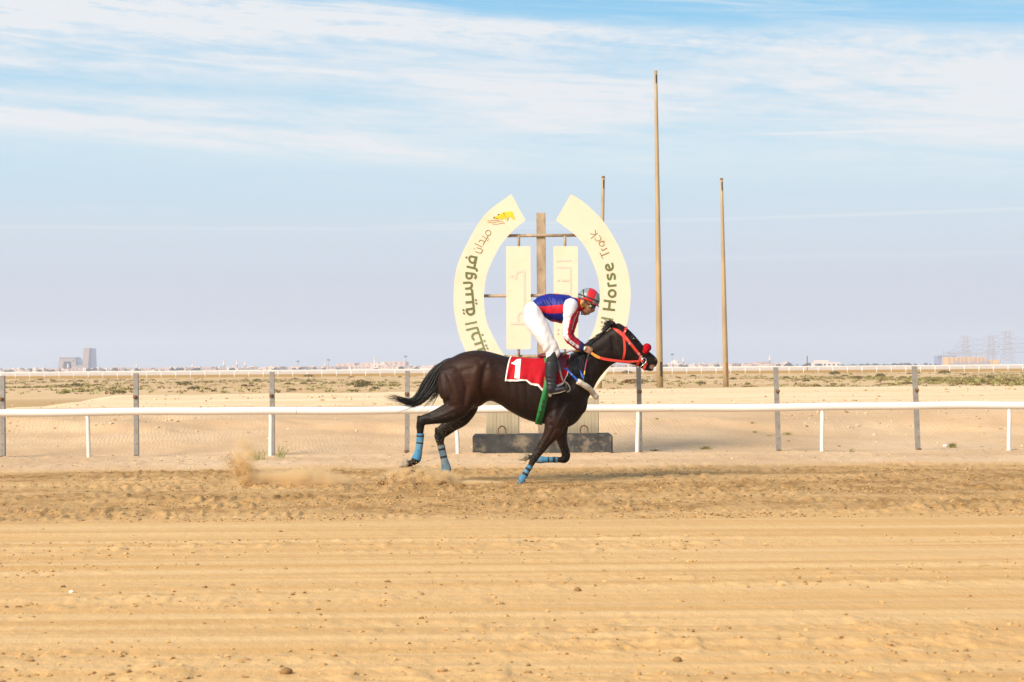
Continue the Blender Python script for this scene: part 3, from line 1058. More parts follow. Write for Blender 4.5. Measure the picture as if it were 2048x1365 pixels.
# steel frame
pt, pb_ = at(1083.3, 424.5, SY), at(1085, 868, SY)
g = Geo().box(((pt.x + pb_.x) / 2 - .003, SY + .20, (pt.z + bzt) / 2), (.140, .14, pt.z - bzt), 0, .006)
g.make('centre_post', M['tan_steel'], sign)
for py, a, b in ((471.5, 1000, 1166), (591.5, 955, 1212), (713, 1000, 1170)):
    p, q = at(a, py, SY + .11), at(b, py, SY + .11)
    z = (p.z + q.z) / 2
    g = Geo().bar((p.x, SY + .11, z), (q.x, SY + .11, z), .0245, 12)
    g.make('cross_pipe', M['tan_steel'], sign, smooth=True)
for cx in (1037.5, 1130):
    for y0, y1 in ((472, 495), (697, 712)):
        p, q = at(cx, y0, SY + .05), at(cx, y1, SY + .05)
        g = Geo().bar((p.x, SY + .06, p.z), (p.x, SY + .06, q.z), .021, 10)
        g.make('hanger', M['tan_steel'], sign, smooth=True)


def strokes(lines, cr, wpx, dots=(), lift=-.004, dotr=None):
    """pen strokes of constant width laid on the sign face; lines in crop coordinates"""
    g = Geo()
    nlay = [0]
    def ribbon(P):
        nlay[0] += 1
        lift_ = lift - .0005 * nlay[0]
        P = np.array(P, float)
        d = np.gradient(P, axis=0); d /= np.linalg.norm(d, axis=1)[:, None] + 1e-9
        n = np.column_stack([-d[:, 1], d[:, 0]]) * wpx / 2
        V, F = [], []
        for p, q in zip(P + n, P - n):
            V += [ps(p, lift_), ps(q, lift_), ps(q, .002), ps(p, .002)]
        for i in range(len(P) - 1):
            for s in range(4):
                F.append((i * 4 + s, i * 4 + (s + 1) % 4, i * 4 + 4 + (s + 1) % 4, i * 4 + 4 + s))
        F += [(0, 1, 2, 3), tuple(4 * len(P) - 4 + s for s in range(4))]
        g.add(V, F)
    def disc(c, r):
        nlay[0] += 1
        lift_ = lift - .0005 * nlay[0]
        th = np.linspace(0, 6.283, 14, endpoint=False)
        V = [ps((c[0] + r * math.cos(a), c[1] + r * math.sin(a)), lift_) for a in th] + [ps((c[0] + r * math.cos(a), c[1] + r * math.sin(a)), .002) for a in th]
        F = [tuple(range(14))] + [(i, (i + 1) % 14, 14 + (i + 1) % 14, 14 + i) for i in range(14)]
        g.add(V, F)
    for sharp, L_ in lines:
        P = np.array([cr(*p) for p in L_], float)
        if not sharp and len(P) > 2:
            ribbon(catmull(P, 6))
        else:
            for i in range(len(P) - 1):
                ribbon(np.array([P[i], P[i + 1]]))
            for p in P[1:-1]:
                disc(p, wpx / 2 * .98)
    for dd in dots:
        disc(cr(*dd), dotr or wpx * .55)
    return g


def circ(cx, cy, rx, ry=None, a0=0, a1=360, n=20):
    ry = ry or rx
    return [(cx + rx * math.cos(math.radians(a0 + (a1 - a0) * i / n)), cy + ry * math.sin(math.radians(a0 + (a1 - a0) * i / n))) for i in range(n + 1)]


def join(*gs):
    G = Geo()
    for q in gs: G.add(q.V, q.F)
    return G


# left arc: the Arabic name reading downwards
join(strokes([(0, circ(613, 692, 42)), (1, [(613, 735), (525, 890)]), (1, [(585, 782), (515, 740)]), (0, [(556, 838), (520, 815), (492, 806), (476, 816), (468, 836)]),
              (1, [(395, 860), (515, 918)]), (0, [(428, 928), (480, 942), (515, 958), (515, 985), (493, 1014), (450, 1008), (404, 988)])], LA, 1.25, [(618, 788), (602, 815), (388, 943)], dotr=.9)
     ).make('thin_lettering', M['brown_print'], arcL)
g1 = strokes([(1, [(440, 1090), (322, 1066)]), (0, [(322, 1066), (308, 1110), (325, 1155), (360, 1172), (390, 1160), (405, 1120), (412, 1085)]), (1, [(420, 1095), (388, 1250)]),
              (0, [(266, 1230), (340, 1248), (400, 1262), (425, 1280), (430, 1310)])], LA, 4.2, [(262, 1085)], dotr=2.1)
g2 = strokes([(1, [(262, 36), (262, 80)]), (0, [(262, 80), (270, 125), (305, 140), (340, 125), (350, 90), (350, 60)]), (1, [(248, 50), (352, 60)]), (0, [(350, 60), (390, 68), (410, 90), (412, 120), (392, 142)]),
              (0, [(208, 210), (300, 205), (340, 215), (350, 245), (335, 280), (300, 298), (242, 303)]), (1, [(330, 300), (352, 330), (378, 620)]), (1, [(246, 394), (358, 388)]), (1, [(248, 524), (366, 514)]),
              (1, [(250, 640), (378, 618)]), (0, [(262, 640), (275, 685), (310, 715), (355, 708), (380, 680), (378, 618)])], LB, 4.2, [(413, 485), (420, 538), (212, 645), (220, 698)], dotr=1.9)
join(g1, g2).make('bold_lettering', M['green_print'], arcL)
strokes([(1, [(242, 876), (431, 838)]), (1, [(262, 955), (268, 972)]), (1, [(266, 966), (434, 926), (556, 1290), (600, 1420), (470, 1460)]), (0, [(445, 1008), (385, 1022), (355, 1060), (362, 1100), (388, 1125)]),
         (1, [(390, 1196), (495, 1166)]), (1, [(440, 1290), (525, 1262)])], LB, 4.0, [(518, 1042), (550, 1140), (577, 1212), (597, 1260)], dotr=1.9).make('bold_lettering', M['green_print2'], arcL)
# the gold galloping horse emblem
emb = [(690, 458), (735, 438), (705, 432), (760, 420), (800, 398), (775, 388), (835, 378), (870, 372), (850, 360), (900, 352), (950, 352), (972, 338), (984, 354), (1006, 352), (1008, 376), (1018, 405), (1028, 432), (1046, 462), (1032, 482),
       (1010, 476), (995, 455), (968, 438), (945, 436), (930, 462), (922, 518), (904, 492), (908, 440), (896, 462), (880, 490), (876, 468), (884, 432), (860, 462), (835, 482), (800, 476), (755, 470), (790, 462)]
V, F = slab([LA(*p) for p in emb], -.004, .002)
mk('horse_emblem', V, F, M['gold_print'], arcL, smooth=False)
strokes([(0, [(610, 524), (690, 526), (760, 512), (820, 506), (866, 518)]), (0, [(680, 549), (760, 551), (825, 536), (880, 542)]), (0, [(600, 500), (700, 492), (790, 488)])], LA, .95).make('emblem_lines', M['red_brown'], arcL)
# right arc: the Latin name reading upwards
strokes([(1, [(655, 784), (766, 694)]), (1, [(727, 646), (732, 720)]), (1, [(645, 705), (732, 722)]), (0, [(716, 773), (735, 808), (775, 822), (812, 800), (814, 762), (782, 730)]),
         (0, circ(828, 868, 40, 36)), (0, [(838, 824), (862, 822), (878, 838)]), (1, [(820, 942), (836, 976)]), (1, [(836, 976), (916, 934)]), (1, [(798, 1004), (846, 1108)]), (1, [(824, 1054), (948, 1004)])], LC, 1.15).make('thin_lettering', M['brown_print'], arcR)
join(strokes([(0, [(930, 150), (900, 178), (905, 225), (945, 248), (990, 232), (1008, 190), (996, 128)]), (1, [(930, 150), (968, 246)]),
              (0, [(928, 308), (925, 350), (938, 388), (965, 390), (980, 350), (992, 310), (1020, 308), (1038, 340), (1036, 398)]), (1, [(930, 444), (946, 512)]), (1, [(944, 500), (1066, 488)]),
              (0, circ(996, 620, 54, 54)), (1, [(860, 734), (1055, 756)]), (1, [(845, 865), (1040, 886)]), (1, [(958, 745), (944, 875)])], LD, 4.1)).make('bold_lettering', M['green_print'], arcR)
strokes([(1, [(822, 1008), (1014, 1042)]), (1, [(868, 1090), (985, 1114)]), (0, circ(900, 1215, 52, 48)), (1, [(850, 1160), (975, 1200)])], LD, 3.9, [(828, 1080)], dotr=1.9).make('bold_lettering', M['green_print2'], arcR)
# faded pink words on the hanging panels
PL = .02


def pinked(gq, parent):
    V = [(v[0], v[1] + PL, v[2]) for v in gq.V]
    mk('faded_lettering', V, gq.F, M['pink_print'], parent, smooth=False)


pinked(strokes([(0, [(1060, 145), (1056, 90), (1080, 40), (1130, 24), (1190, 26)]), (1, [(1190, 26), (1190, 690)]), (0, [(1190, 690), (1125, 690), (1092, 730), (1088, 790), (1090, 858)]), (1, [(980, 862), (1205, 862)]),
                (0, [(1190, 690), (1215, 760), (1205, 862)])], LB, 4.2, [(992, 98)], dotr=2.2), panels[0])
pinked(strokes([(1, [(102, 90), (336, 90)]), (1, [(105, 195), (322, 200), (325, 640), (325, 780)]), (1, [(180, 405), (322, 405)]), (0, [(325, 640), (250, 610), (205, 640), (215, 700), (270, 720), (325, 690)]),
                (1, [(180, 850), (325, 850)]), (1, [(102, 960), (336, 960)]), (1, [(185, 1180), (330, 1180)]), (0, [(190, 1180), (200, 1240), (260, 1270), (320, 1250), (330, 1180)])], LD, 4.0, [(130, 405), (122, 1195), (122, 1260)], dotr=2.0), panels[1])

# ================================================================== THREE TALL POLES
for (tx, ty, bx, by, wt, wb, lab) in ((1311.5, 145, 1320, 776, 6.2, 13.6, 'tallest tan lamp pole without its lamps, behind the horse muzzle'),
                                     (1443, 360, 1452, 773, 5.6, 11.6, 'tan pole with a rusty hatch right of the tallest pole'),
                                     (1206.5, 356, 1199, 777, 6.4, 9.0, 'tan pole rising behind the right arm of the finish sign')):
    D = 112.0
    p, q = at(tx, ty, D), at(bx, by, D)
    q.z = min(q.z, float(z_of(q.x, q.y))) - .2
    r = thing('lamp_pole', lab, 'pole', (q.x, q.y, q.z), 'bare lamp poles on the plain')
    k = D / FPX / 2
    n = 10
    C = np.array([q + (p - q) * (i / n) for i in range(n + 1)])
    V, F = pipe(C, np.linspace(wb * k, wt * k, n + 1), 14)
    mk('shaft', V, F, M['pole'], r)
    rt = wt * k
    g = Geo().box((p.x + rt * .25, p.y - rt * .95, p.z - .42), (rt * .9, .05, .55))
    g.make('bracket_slot', M['black_hole'], r)
    g = Geo().bar((p.x, p.y, p.z - .02), (p.x, p.y, p.z + .10), rt * 1.08, 12)
    g.make('pole_cap', M['pole'] if tx < 1400 and tx > 1250 else M['rust'], r)
    hz = at(bx + 2, 739, D).z
    f = (hz - q.z) / (p.z - q.z)
    rr = (wb + (wt - wb) * f) * k
    xx = q.x + (p.x - q.x) * f
    g = Geo().box((xx + rr * .35, q.y - rr * .93, hz), (rr * .7, .06, .95), 0, .02)
    g.make('hatch', M['rust'] if tx > 1400 else M['black_hole'], r)


def hz_y(px):
    return 737 - (px - 1024) * .0075


# ================================================================== SCRUB ON THE PLAIN
def blades(n, rx, ry, h, leaf, upright=.5, seed=0):
    """a bush as many small leaf blades on twigs"""
    r = np.random.default_rng(seed)
    V, F = [], []
    for i in range(n):
        a = r.random() * 6.283
        q = math.sqrt(r.random())
        hh = h * (1 - .55 * q * q) * (.25 + .75 * r.random() ** .6)
        c = np.array([rx * q * math.cos(a), ry * q * math.sin(a), hh])
        d = np.array([math.cos(a) * .6 + r.normal() * .5, math.sin(a) * .6 + r.normal() * .5, upright + r.normal() * .45])
        d /= np.linalg.norm(d)
        s = np.cross(d, r.normal(size=3)); s /= np.linalg.norm(s) + 1e-9
        l, w_ = leaf * (.6 + .8 * r.random()), leaf * .30 * (.6 + .8 * r.random())
        o = len(V)
        V += [c - d * l * .5, c + s * w_, c + d * l * .5, c - s * w_]
        F.append((o, o + 1, o + 2, o + 3))
    # twigs
    for i in range(max(4, n // 14)):
        a = r.random() * 6.283
        t = np.array([rx * .8 * math.cos(a) * r.random(), ry * .8 * math.sin(a) * r.random(), h * (.5 + .45 * r.random())])
        o = len(V)
        w_ = leaf * .06
        V += [np.array([-w_, 0, -.02]), np.array([w_, 0, -.02]), t]
        F.append((o, o + 1, o + 2))
    return np.array(V), F


protos = []
for k, (n, rx, ry, h, lf, m) in enumerate(((190, .34, .34, .22, .10, 'scrub_green'), (230, .48, .42, .27, .11, 'scrub_brown'), (260, .55, .5, .38, .12, 'scrub_dark'), (170, .62, .5, .17, .10, 'scrub_green'),
                                          (150, .30, .3, .16, .09, 'scrub_brown'), (300, .75, .6, .46, .13, 'scrub_dark'))):
    V, F = blades(n, rx, ry, h, lf, .45, 100 + k)
    me = bpy.data.meshes.new('desert_bush')
    me.from_pydata(V.tolist(), [], F)
    me.materials.append(M[m])
    protos.append(me)
bush_lab = ['low olive green bush', 'brown dry bush', 'dark rounded bush', 'flat spreading green bush', 'small withered brown bush', 'large dark bush']


def zone_of(px, table):
    for lim, words in table:
        if px < lim: return words
    return table[-1][1]


BUSH_ZONES = ((140, 'beside the leftmost fence post'), (272, 'left of the second fence post'), (400, 'right of the second fence post'), (545, 'left of the third fence post'), (680, 'right of the third fence post'), (815, 'left of the horse tail'), (1277, 'behind the running horse'),
              (1390, 'beside the tallest pole'), (1552, 'right of the second tall pole'), (1690, 'below the white building'), (1830, 'left of the rightmost fence post'), (1940, 'right of the rightmost fence post'), (9999, 'at the right edge'))


def bush_label(k, px, d):
    return bush_lab[k] + (' on the far scrub, ' if d < 23 else ' on the middle scrub, ' if d < 33 else ' on the near scrub, ') + zone_of(px, BUSH_ZONES)


HOUSE_ZONES = ((110, 'left of the portal building'), (195, 'below the portal building'), (273, 'just right of the portal building'), (360, 'left of the short minaret'), (440, 'left of the three minarets'), (500, 'at the three minarets'), (596, 'right of the three minarets'),
               (660, 'between two floodlight masts'), (745, 'left of the tall row minaret'), (815, 'near the mast by the tail'), (1215, 'behind the running horse'), (1315, 'left of the tallest pole'), (1366, 'at the domed mosque'), (1450, 'left of the second pole'),
               (1540, 'right of the second pole'), (9999, 'at the right end of town'))


def bush(px, py, k, sc, lab=None, group='desert bushes on the scrub plain'):
    p = floor_at(px, py)
    z = float(z_of(p.x, p.y))
    p = floor_at(px, py, z); z = float(z_of(p.x, p.y))
    o = bpy.data.objects.new('desert_bush', protos[k])
    COL.objects.link(o)
    o.location = (p.x, p.y, z - .01)
    o.rotation_euler = (0, 0, random.random() * 6.28)
    o.scale = (sc, sc, sc * random.uniform(.8, 1.15))
    tag(o, lab or bush_label(k, px, py - hz_y(px)), 'bush', group if lab is None else None)
    return o


# single bushes that can be told apart (dx from the photograph, height below the horizon)
for px, py, k, sc, lab in ((1254, 748, 5, 2.6, 'dark bush beside the horse muzzle, standing apart left of the tallest pole'),
                           (1262, 768, 1, 2.6, 'wide brown bush between the horse neck and the fence post'),
                           (1403, 769, 2, .95, 'small dark bush between the two tall poles on the right'),
                           (1466, 760, 2, 1.0, 'round dark bush just right of the second tall pole'),
                           (370, 772, 5, 1.35, 'biggest dark bush on the scrub left of centre'),
                           (386, 780, 2, 1.1, 'dark bush just below and right of the biggest one on the left scrub'),
                           (724, 774, 5, 1.5, 'dark brown bush left of the horse tail on the scrub'),
                           (750, 779, 2, .8, 'small dark bush right of the dark brown bush near the horse tail'),
                           (151, 773, 5, .95, 'dark bush on the scrub below the far portal building'),
                           (1889, 749, 5, 2.0, 'dark round bush below the ochre substation building'),
                           (1866, 764, 5, 1.0, 'dark bush just right of the fence post near the substation'),
                           (1669, 750, 2, 2.4, 'tall dark bush in front of the white building on the right'),
                           (617, 755, 5, 2.0, 'dark bush on the far track behind the middle white posts'),
                           (1761, 755, 2, 1.6, 'green round bush between the white building and the fence post')):
    bush(px, py, k, sc * .72, lab)
n = 0
while n < 270:
    px = random.uniform(-30, 2080)
    t = random.random()
    d = 16 + 30 * t
    py = hz_y(px) + d
    # clumps: dense on the left and the right, thin in the middle
    X = floor_at(px, py)
    den = float(SS(.42, .62, fbm(np.array([X.x * .10]), np.array([X.y * .035]), 3, 71))[0])
    zone = 1.0 if (px < 800 or px > 1480) else .35
    if px < 130 and d > 38: zone = .1
    if random.random() > (.1 + .9 * den) * zone: continue
    k = random.choices(range(6), (5, 3, 2, 5, 4, .6))[0]
    if X.y > 250: k = random.choice((1, 2, 5))
    bush(px, py, k, random.uniform(.4, .85))
    n += 1
# the low ground cover between them (uncountable)
V, F, Mi = [], [], []
gv, gf = [], []
cnt = 0
for i in range(17000):
    px = random.uniform(-120, 2170)
    d = 14 + 33 * random.random() ** .8
    p = floor_at(px, hz_y(px) + d)
    den = float(SS(.44, .64, fbm(np.array([p.x * .10]), np.array([p.y * .035]), 3, 71))[0])
    zone = 1.0 if (px < 800 or px > 1480) else .30
    if px < 120 and d > 38: zone = .05
    if random.random() > (.06 + .94 * den) * zone: continue
    z = float(z_of(p.x, p.y))
    s = random.uniform(.10, .34)
    for _ in range(9):
        a = random.random() * 6.283
        q = random.random() ** .5 * s
        c = np.array([p.x + q * math.cos(a), p.y + q * math.sin(a), z + random.random() * s * .38])
        u = np.array([random.gauss(0, 1), random.gauss(0, 1), random.gauss(.6, .6)]); u /= np.linalg.norm(u)
        v = np.cross(u, [random.gauss(0, 1) for _ in range(3)]); v /= np.linalg.norm(v) + 1e-9
        l = s * random.uniform(.25, .5)
        o = len(gv)
        gv += [c - u * l, c + v * l * .38, c + u * l, c - v * l * .38]
        gf.append((o, o + 1, o + 2, o + 3)); Mi.append(cnt % 3)
    cnt += 1
tag(mk('ground_cover', gv, gf, [M['scrub_green'], M['scrub_brown'], M['grass_dry']], smooth=False, fm=Mi, normals=False), 'sparse low scrub and dry tufts covering the plain', kind='stuff')

# ------------------------------------------------------------------ grass tufts on the bank
def tuft(px, py, h, nb, sp, lab, m='grass_dry', lean=.0, Y=None):
    p = floor_at(px, py)
    for _ in range(8):
        p = floor_at(px, py, float(z_of(p.x, p.y)))
    V, F = [], []
    r = np.random.default_rng(int(px))
    for i in range(nb):
        a = r.random() * 6.283
        b0 = np.array([p.x + r.normal() * sp * .22, p.y + r.normal() * sp * .22, float(z_of(p.x, p.y)) - .01])
        out = np.array([math.cos(a) + lean, math.sin(a) * .7, 0]) * sp * (.3 + .8 * r.random())
        hh = h * (.45 + .6 * r.random())
        w_ = .0045
        pts = [b0 + out * (t ** 1.6) + np.array([0, 0, hh * (t - .35 * t * t) / .65]) for t in (0, .35, .7, 1)]
        o = len(V)
        for t, q in zip((1, .8, .5, .1), pts):
            V += [q + np.array([w_ * t, 0, 0]), q - np.array([w_ * t, 0, 0])]
        for j in range(3):
            F.append((o + 2 * j, o + 2 * j + 1, o + 2 * j + 3, o + 2 * j + 2))
    tag(mk('grass_tuft', V, F, M[m], origin=(p.x, p.y, float(z_of(p.x, p.y))), smooth=False, normals=False), lab, 'grass tuft')


tuft(1411, 899, .075, 70, .15, 'green grass tuft between the two right hand white posts, the biggest there', 'scrub_green')
tuft(1308, 903, .05, 45, .10, 'small dark grass tuft low on the bank right of the first white post', 'scrub_green')
tuft(1312, 877, .035, 40, .10, 'brown tuft above the small dark one near the white post')
tuft(1389, 867, .04, 25, .06, 'single brown tuft at mid height of the bank')
tuft(1437, 868, .04, 25, .08, 'thin brown tuft right of the single brown one')
tuft(1505, 873, .05, 35, .07, 'brown grass tuft just left of the fence post')
tuft(1509, 884, .05, 35, .08, 'lower brown grass tuft just left of the fence post')
tuft(1540, 888, .04, 25, .07, 'sparse tuft right beside the grey fence post')
tuft(1575, 884, .07, 55, .12, 'dry grass tuft right of the grey fence post')
tuft(1905, 896, .10, 60, .11, 'green grass tuft beside the white stone', 'scrub_green')
tuft(1700, 905, .08, 12, .06, 'few thin grass blades at the foot of the bank')
tuft(520, 918, .20, 55, .24, 'pale green grass leaning left beside the white post', 'grass_dry', -.6)
tuft(560, 917, .22, 30, .26, 'pale grass blades leaning right behind the white post', 'grass_dry', .9)
tuft(1965, 893, .03, 18, .05, 'tiny brown tuft near the right edge of the bank')

# ================================================================== THE BACK STRAIGHT: two far rails
def far_rail(D, px0, px1, step, top_off, base_off, thick, label):
    r = thing('running_rail', label, 'rail', (0, D, 0))
    p, q = at(px0, hz_y(px0) + top_off, D), at(px1, hz_y(px1) + top_off, D)
    V, F = pipe(np.array([p + (q - p) * (i / 30) for i in range(31)]), thick, 8)
    mk('rail_tube', V, F, M['white_rail'], r)
    me = None
    px = px0 + 3
    while px < px1:
        a = at(px, hz_y(px) + top_off, D)
        b = at(px, hz_y(px) + base_off, D)
        if me is None:
            V, F = pipe(np.array([(a.x, D, min(b.z, 0) - .1), (a.x, D, a.z)]), thick * .62, 8)
            o0 = mk('rail_post', V, F, M['white_rail'], r)
            me, x0 = o0, a.x
        else:
            o = me.copy(); COL.objects.link(o); o.location = (a.x - x0, 0, 0)
        px += step
    return r


far_rail(330.0, -60, 2110, 29.2, 1.2, 15.5, .115, 'long white rail of the back straight in front of the ochre strip')
far_rail(545.0, -60, 2110, 29.2, 3.0, 9.5, .09, 'fainter second white rail behind the ochre strip')

# ================================================================== THE FAR TOWN
def ground_line(px, D):
    return at(px, hz_y(px) + 1.35 * FPX / D, D)


def villa_mesh(w_, d, h, style, m):
    g = Geo()
    g.box((0, 0, h / 2 - .25), (w_, d, h + .5), 0)
    if style in (0, 2):
        g.box((w_ * .22, 0, h + 1.1), (w_ * .35, d * .5, 2.2), 0)      # stair head on the roof
    for sx, sy, bx, by in ((0, -1, w_ + .3, .3), (0, 1, w_ + .3, .3), (-1, 0, .3, d - .3), (1, 0, .3, d - .3)):
        g.box((sx * w_ / 2, sy * d / 2, h + .32), (bx, by, .62), 0)                  # parapet
    for st in range(int(h // 3)):
        nw = 3 + style % 2
        for k in range(nw):
            x = -w_ / 2 + w_ * (k + .5) / nw
            g.box((x, -d / 2 - .02, 1.6 + st * 3.1), (1.25, .24, 1.4 if style != 1 else 1.9), 1)
    if style == 1:
        g.box((0, -d / 2 - 1.0, 2.9), (w_ * .5, 2.0, .35), 0)                       # porch
        for k in (-.22, .22):
            g.box((w_ * k, -d / 2 - 1.7, 1.35), (.4, .4, 2.8), 0)
    me = bpy.data.meshes.new('house')
    me.from_pydata(g.V, [], g.F)
    me.materials.append(M[m]); me.materials.append(M['villa_glass'])
    me.polygons.foreach_set('material_index', np.array(g.M, dtype=np.int32))
    return me


houses = [(villa_mesh(15, 13, 6.2, 0, 'villa_a'), 'cream house with roof stair'), (villa_mesh(17, 14, 6.6, 1, 'villa_b'), 'pinkish house with a porch'),
          (villa_mesh(12, 12, 6.4, 2, 'villa_c'), 'small pale flat roofed house'), (villa_mesh(20, 14, 6.2, 3, 'villa_a'), 'wide cream flat roofed house'),
          (villa_mesh(26, 15, 9.4, 4, 'villa_b'), 'three storey pinkish apartment house'), (villa_mesh(14, 10, 3.3, 5, 'villa_c'), 'pale single storey house')]


def house(px, D, k, rz=0.0, sc=1.0):
    p = ground_line(px, D)
    o = bpy.data.objects.new('house', houses[k][0])
    COL.objects.link(o)
    o.location = (p.x, p.y, -.35)
    o.rotation_euler = (0, 0, rz)
    o.scale = (sc, sc, sc)
    tag(o, houses[k][1] + (' in the front row, ' if D < 1880 else ' in the middle row, ' if D < 2100 else ' in the back row, ') + zone_of(px, HOUSE_ZONES), 'house', 'houses of the far town')


for D, step in ((2200, 13.5), (2000, 15.5), (1800, 21)):
    px = -60 + random.random() * 20
    while px < 1590:
        if not (D > 1850 and 1560 < px) and random.random() < .92 and not (D < 1800 and (300 < px < 330 or random.random() < .25)):
            k = random.choices(range(6), (4, 4, 4, 3, 0.2, 1.5 if D < 1900 else .2))[0]
            tall = 690 < px < 800
            if tall and D > 1900: k = 4 if random.random() < .3 else random.choice((0, 2, 3))
            house(px, D + random.uniform(-50, 50), k, random.uniform(-.5, .5), random.uniform(.55, .78) * (1.5 if tall and D > 1900 else 1))
        px += step * random.uniform(.7, 1.25)
# a long low white building at the right
p0, p1 = ground_line(1627, 1750), ground_line(1681, 1750)
hl = thing('warehouse', 'long low white building with dark windows on the right horizon', 'building', ((p0.x + p1.x) / 2, 1750, 0))
g = Geo().box(((p0.x + p1.x) / 2, 1757, 2.2), (p1.x - p0.x, 14, 5.6)); g.box((p0.x + 9, 1757, 6.0), (13, 10, 2.2))
g.make('wall', M['villa_c'], hl)
for k in range(6):
    Geo().box((p0.x + (p1.x - p0.x) * (k + .5) / 6, 1749.9, 2.6), (2.0, .3, 1.6)).make('window', M['villa_glass'], hl)


# palms and dark trees among the houses
def palm_mesh(h, r, seed):
    rr = np.random.default_rng(seed)
    g = Geo()
    g.bar((0, 0, -.5), (.15, 0, h), .24, 6, 1, .18)
    for i in range(26):
        a = rr.random() * 6.283
        up = .2 + .9 * rr.random()
        pts = [np.array([.15, 0, h]) + np.array([math.cos(a), math.sin(a), 0]) * r * t + np.array([0, 0, up * r * (t - 1.15 * t * t)]) for t in (0, .35, .7, 1)]
        s = np.array([-math.sin(a), math.cos(a), 0])
        V = []
        for t, q in zip((.12, .42, .36, .05), pts): V += [q + s * t, q - s * t]
        g.add(V, [(0, 1, 3, 2), (2, 3, 5, 4), (4, 5, 7, 6)], 0)
    return g


def tree_mesh(h, r, seed):
    g = Geo()
    V, F = blades(170, r, r, h * .72, 1.1, .35, seed)
    V = V + np.array([0, 0, h * .25])
    g.add(V, F, 0)
    g.bar((0, 0, -.5), (0, 0, h * .6), .22, 6, 1, .12)
    return g


def veg_mesh(g, nm):
    me = bpy.data.meshes.new(nm)
    me.from_pydata([tuple(v) for v in g.V], [], g.F)
    me.materials.append(M['palm']); me.materials.append(M['trunk'])
    me.polygons.foreach_set('material_index', np.array(g.M, dtype=np.int32))
    return me


palms = [veg_mesh(palm_mesh(5.2, 2.4, 1), 'palm_tree'), veg_mesh(palm_mesh(4.2, 2.2, 2), 'palm_tree')]
trees = [veg_mesh(tree_mesh(5.0, 3.0, 3), 'shade_tree'), veg_mesh(tree_mesh(4.0, 3.6, 4), 'shade_tree'), veg_mesh(tree_mesh(6.0, 3.4, 5), 'shade_tree')]


def veg(nm, me, px, D, lab, cat, grp, sc=1.0):
    p = ground_line(px, D)
    o = bpy.data.objects.new(nm, me); COL.objects.link(o)
    o.location = (p.x, D, -.35); o.rotation_euler = (0, 0, random.random() * 6); o.scale = (sc, sc, sc)
    tag(o, lab + (' ' + zone_of(px, HOUSE_ZONES) if 'town' in grp else ''), cat, grp)


for i in range(170):
    px = random.uniform(-40, 1580)
    if 1000 < px < 1200: continue
    if random.random() < .55:
        veg('palm_tree', random.choice(palms), px, random.uniform(1690, 1800), 'dark date palm in the far town', 'palm', 'palms of the far town', random.uniform(.65, 1.0))
    else:
        veg('shade_tree', random.choice(trees), px, random.uniform(1690, 1780), 'low dark shade tree in the far town', 'tree', 'shade trees of the far town', random.uniform(.6, .95))
px = 1570
while px < 1880:
    gap = 1600 < px < 1604
    if not gap:
        veg('shade_tree', random.choice(trees), px, random.uniform(1690, 1900), 'dark tree of the tree line ' + zone_of(px, ((1626, 'left of the white building'), (1684, 'beside the white building'), (1760, 'right of the white building'), (1830, 'left of the rightmost fence post'), (9999, 'left of the substation'))), 'tree', 'tree line on the right horizon',
            random.uniform(.55, .85) * (1.15 if px < 1640 else .9))
    px += random.uniform(2.5, 6.5) if px < 1820 else random.uniform(5, 12)

# minarets, masts
for px, ty, D, lab in ((448, 720, 2050, 'leftmost pale minaret of the three over the left town, with a dome'), (474, 719, 2100, 'middle pale minaret of the three over the left town'), (490, 722, 2100, 'right pale minaret of the three over the left town'),
                       (650, 724, 2000, 'pale minaret beside a thin mast left of the horse tail'), (749, 715, 2050, 'pale minaret over the taller houses near the horse tail'), (1366.5, 714, 2050, 'pale minaret between the tallest pole and the second pole'),
                       (1539.5, 710, 2050, 'pale minaret left of the grey fence post on the right'), (273, 728, 2050, 'short pale minaret above the leftmost rail post gap'), (385, 727, 2050, 'short pale minaret left of the three minarets'), (136, 727, 1900, 'small pale minaret in front of the portal building')):
    t = at(px, ty, D)
    h = t.z
    r = thing('minaret', lab, 'minaret', (t.x, D, -.3), 'minarets of the far town')
    C = np.array([(t.x, D, -.3), (t.x, D, h * .55), (t.x, D, h * .56), (t.x, D, h * .62), (t.x, D, h * .63), (t.x, D, h * .82)])
    V, F = pipe(C, np.array([1.15, 1.0, 1.5, 1.5, .85, .8]), 10)
    mk('shaft', V, F, M['villa_c'], r)
    V, F = pipe(np.array([(t.x, D, h * .82), (t.x, D, h * .86), (t.x, D, h * .93), (t.x, D, h)]), np.array([.8, 1.0, .45, .06]), 10)
    mk('spire', V, F, M['villa_c'], r)
t = at(1350, 722.5, 2080)
r = thing('mosque', 'pale domed building right of the tallest pole', 'mosque', (t.x, 2080, 0))
Geo().box((t.x, 2080, 2.6), (18, 16, 6.0)).make('wall', M['villa_c'], r)
V, F = ellipsoid((t.x, 2080, 5.6), (5.4, 5.4, 4.2), 16, 8); mk('dome', V, F, M['villa_c'], r)
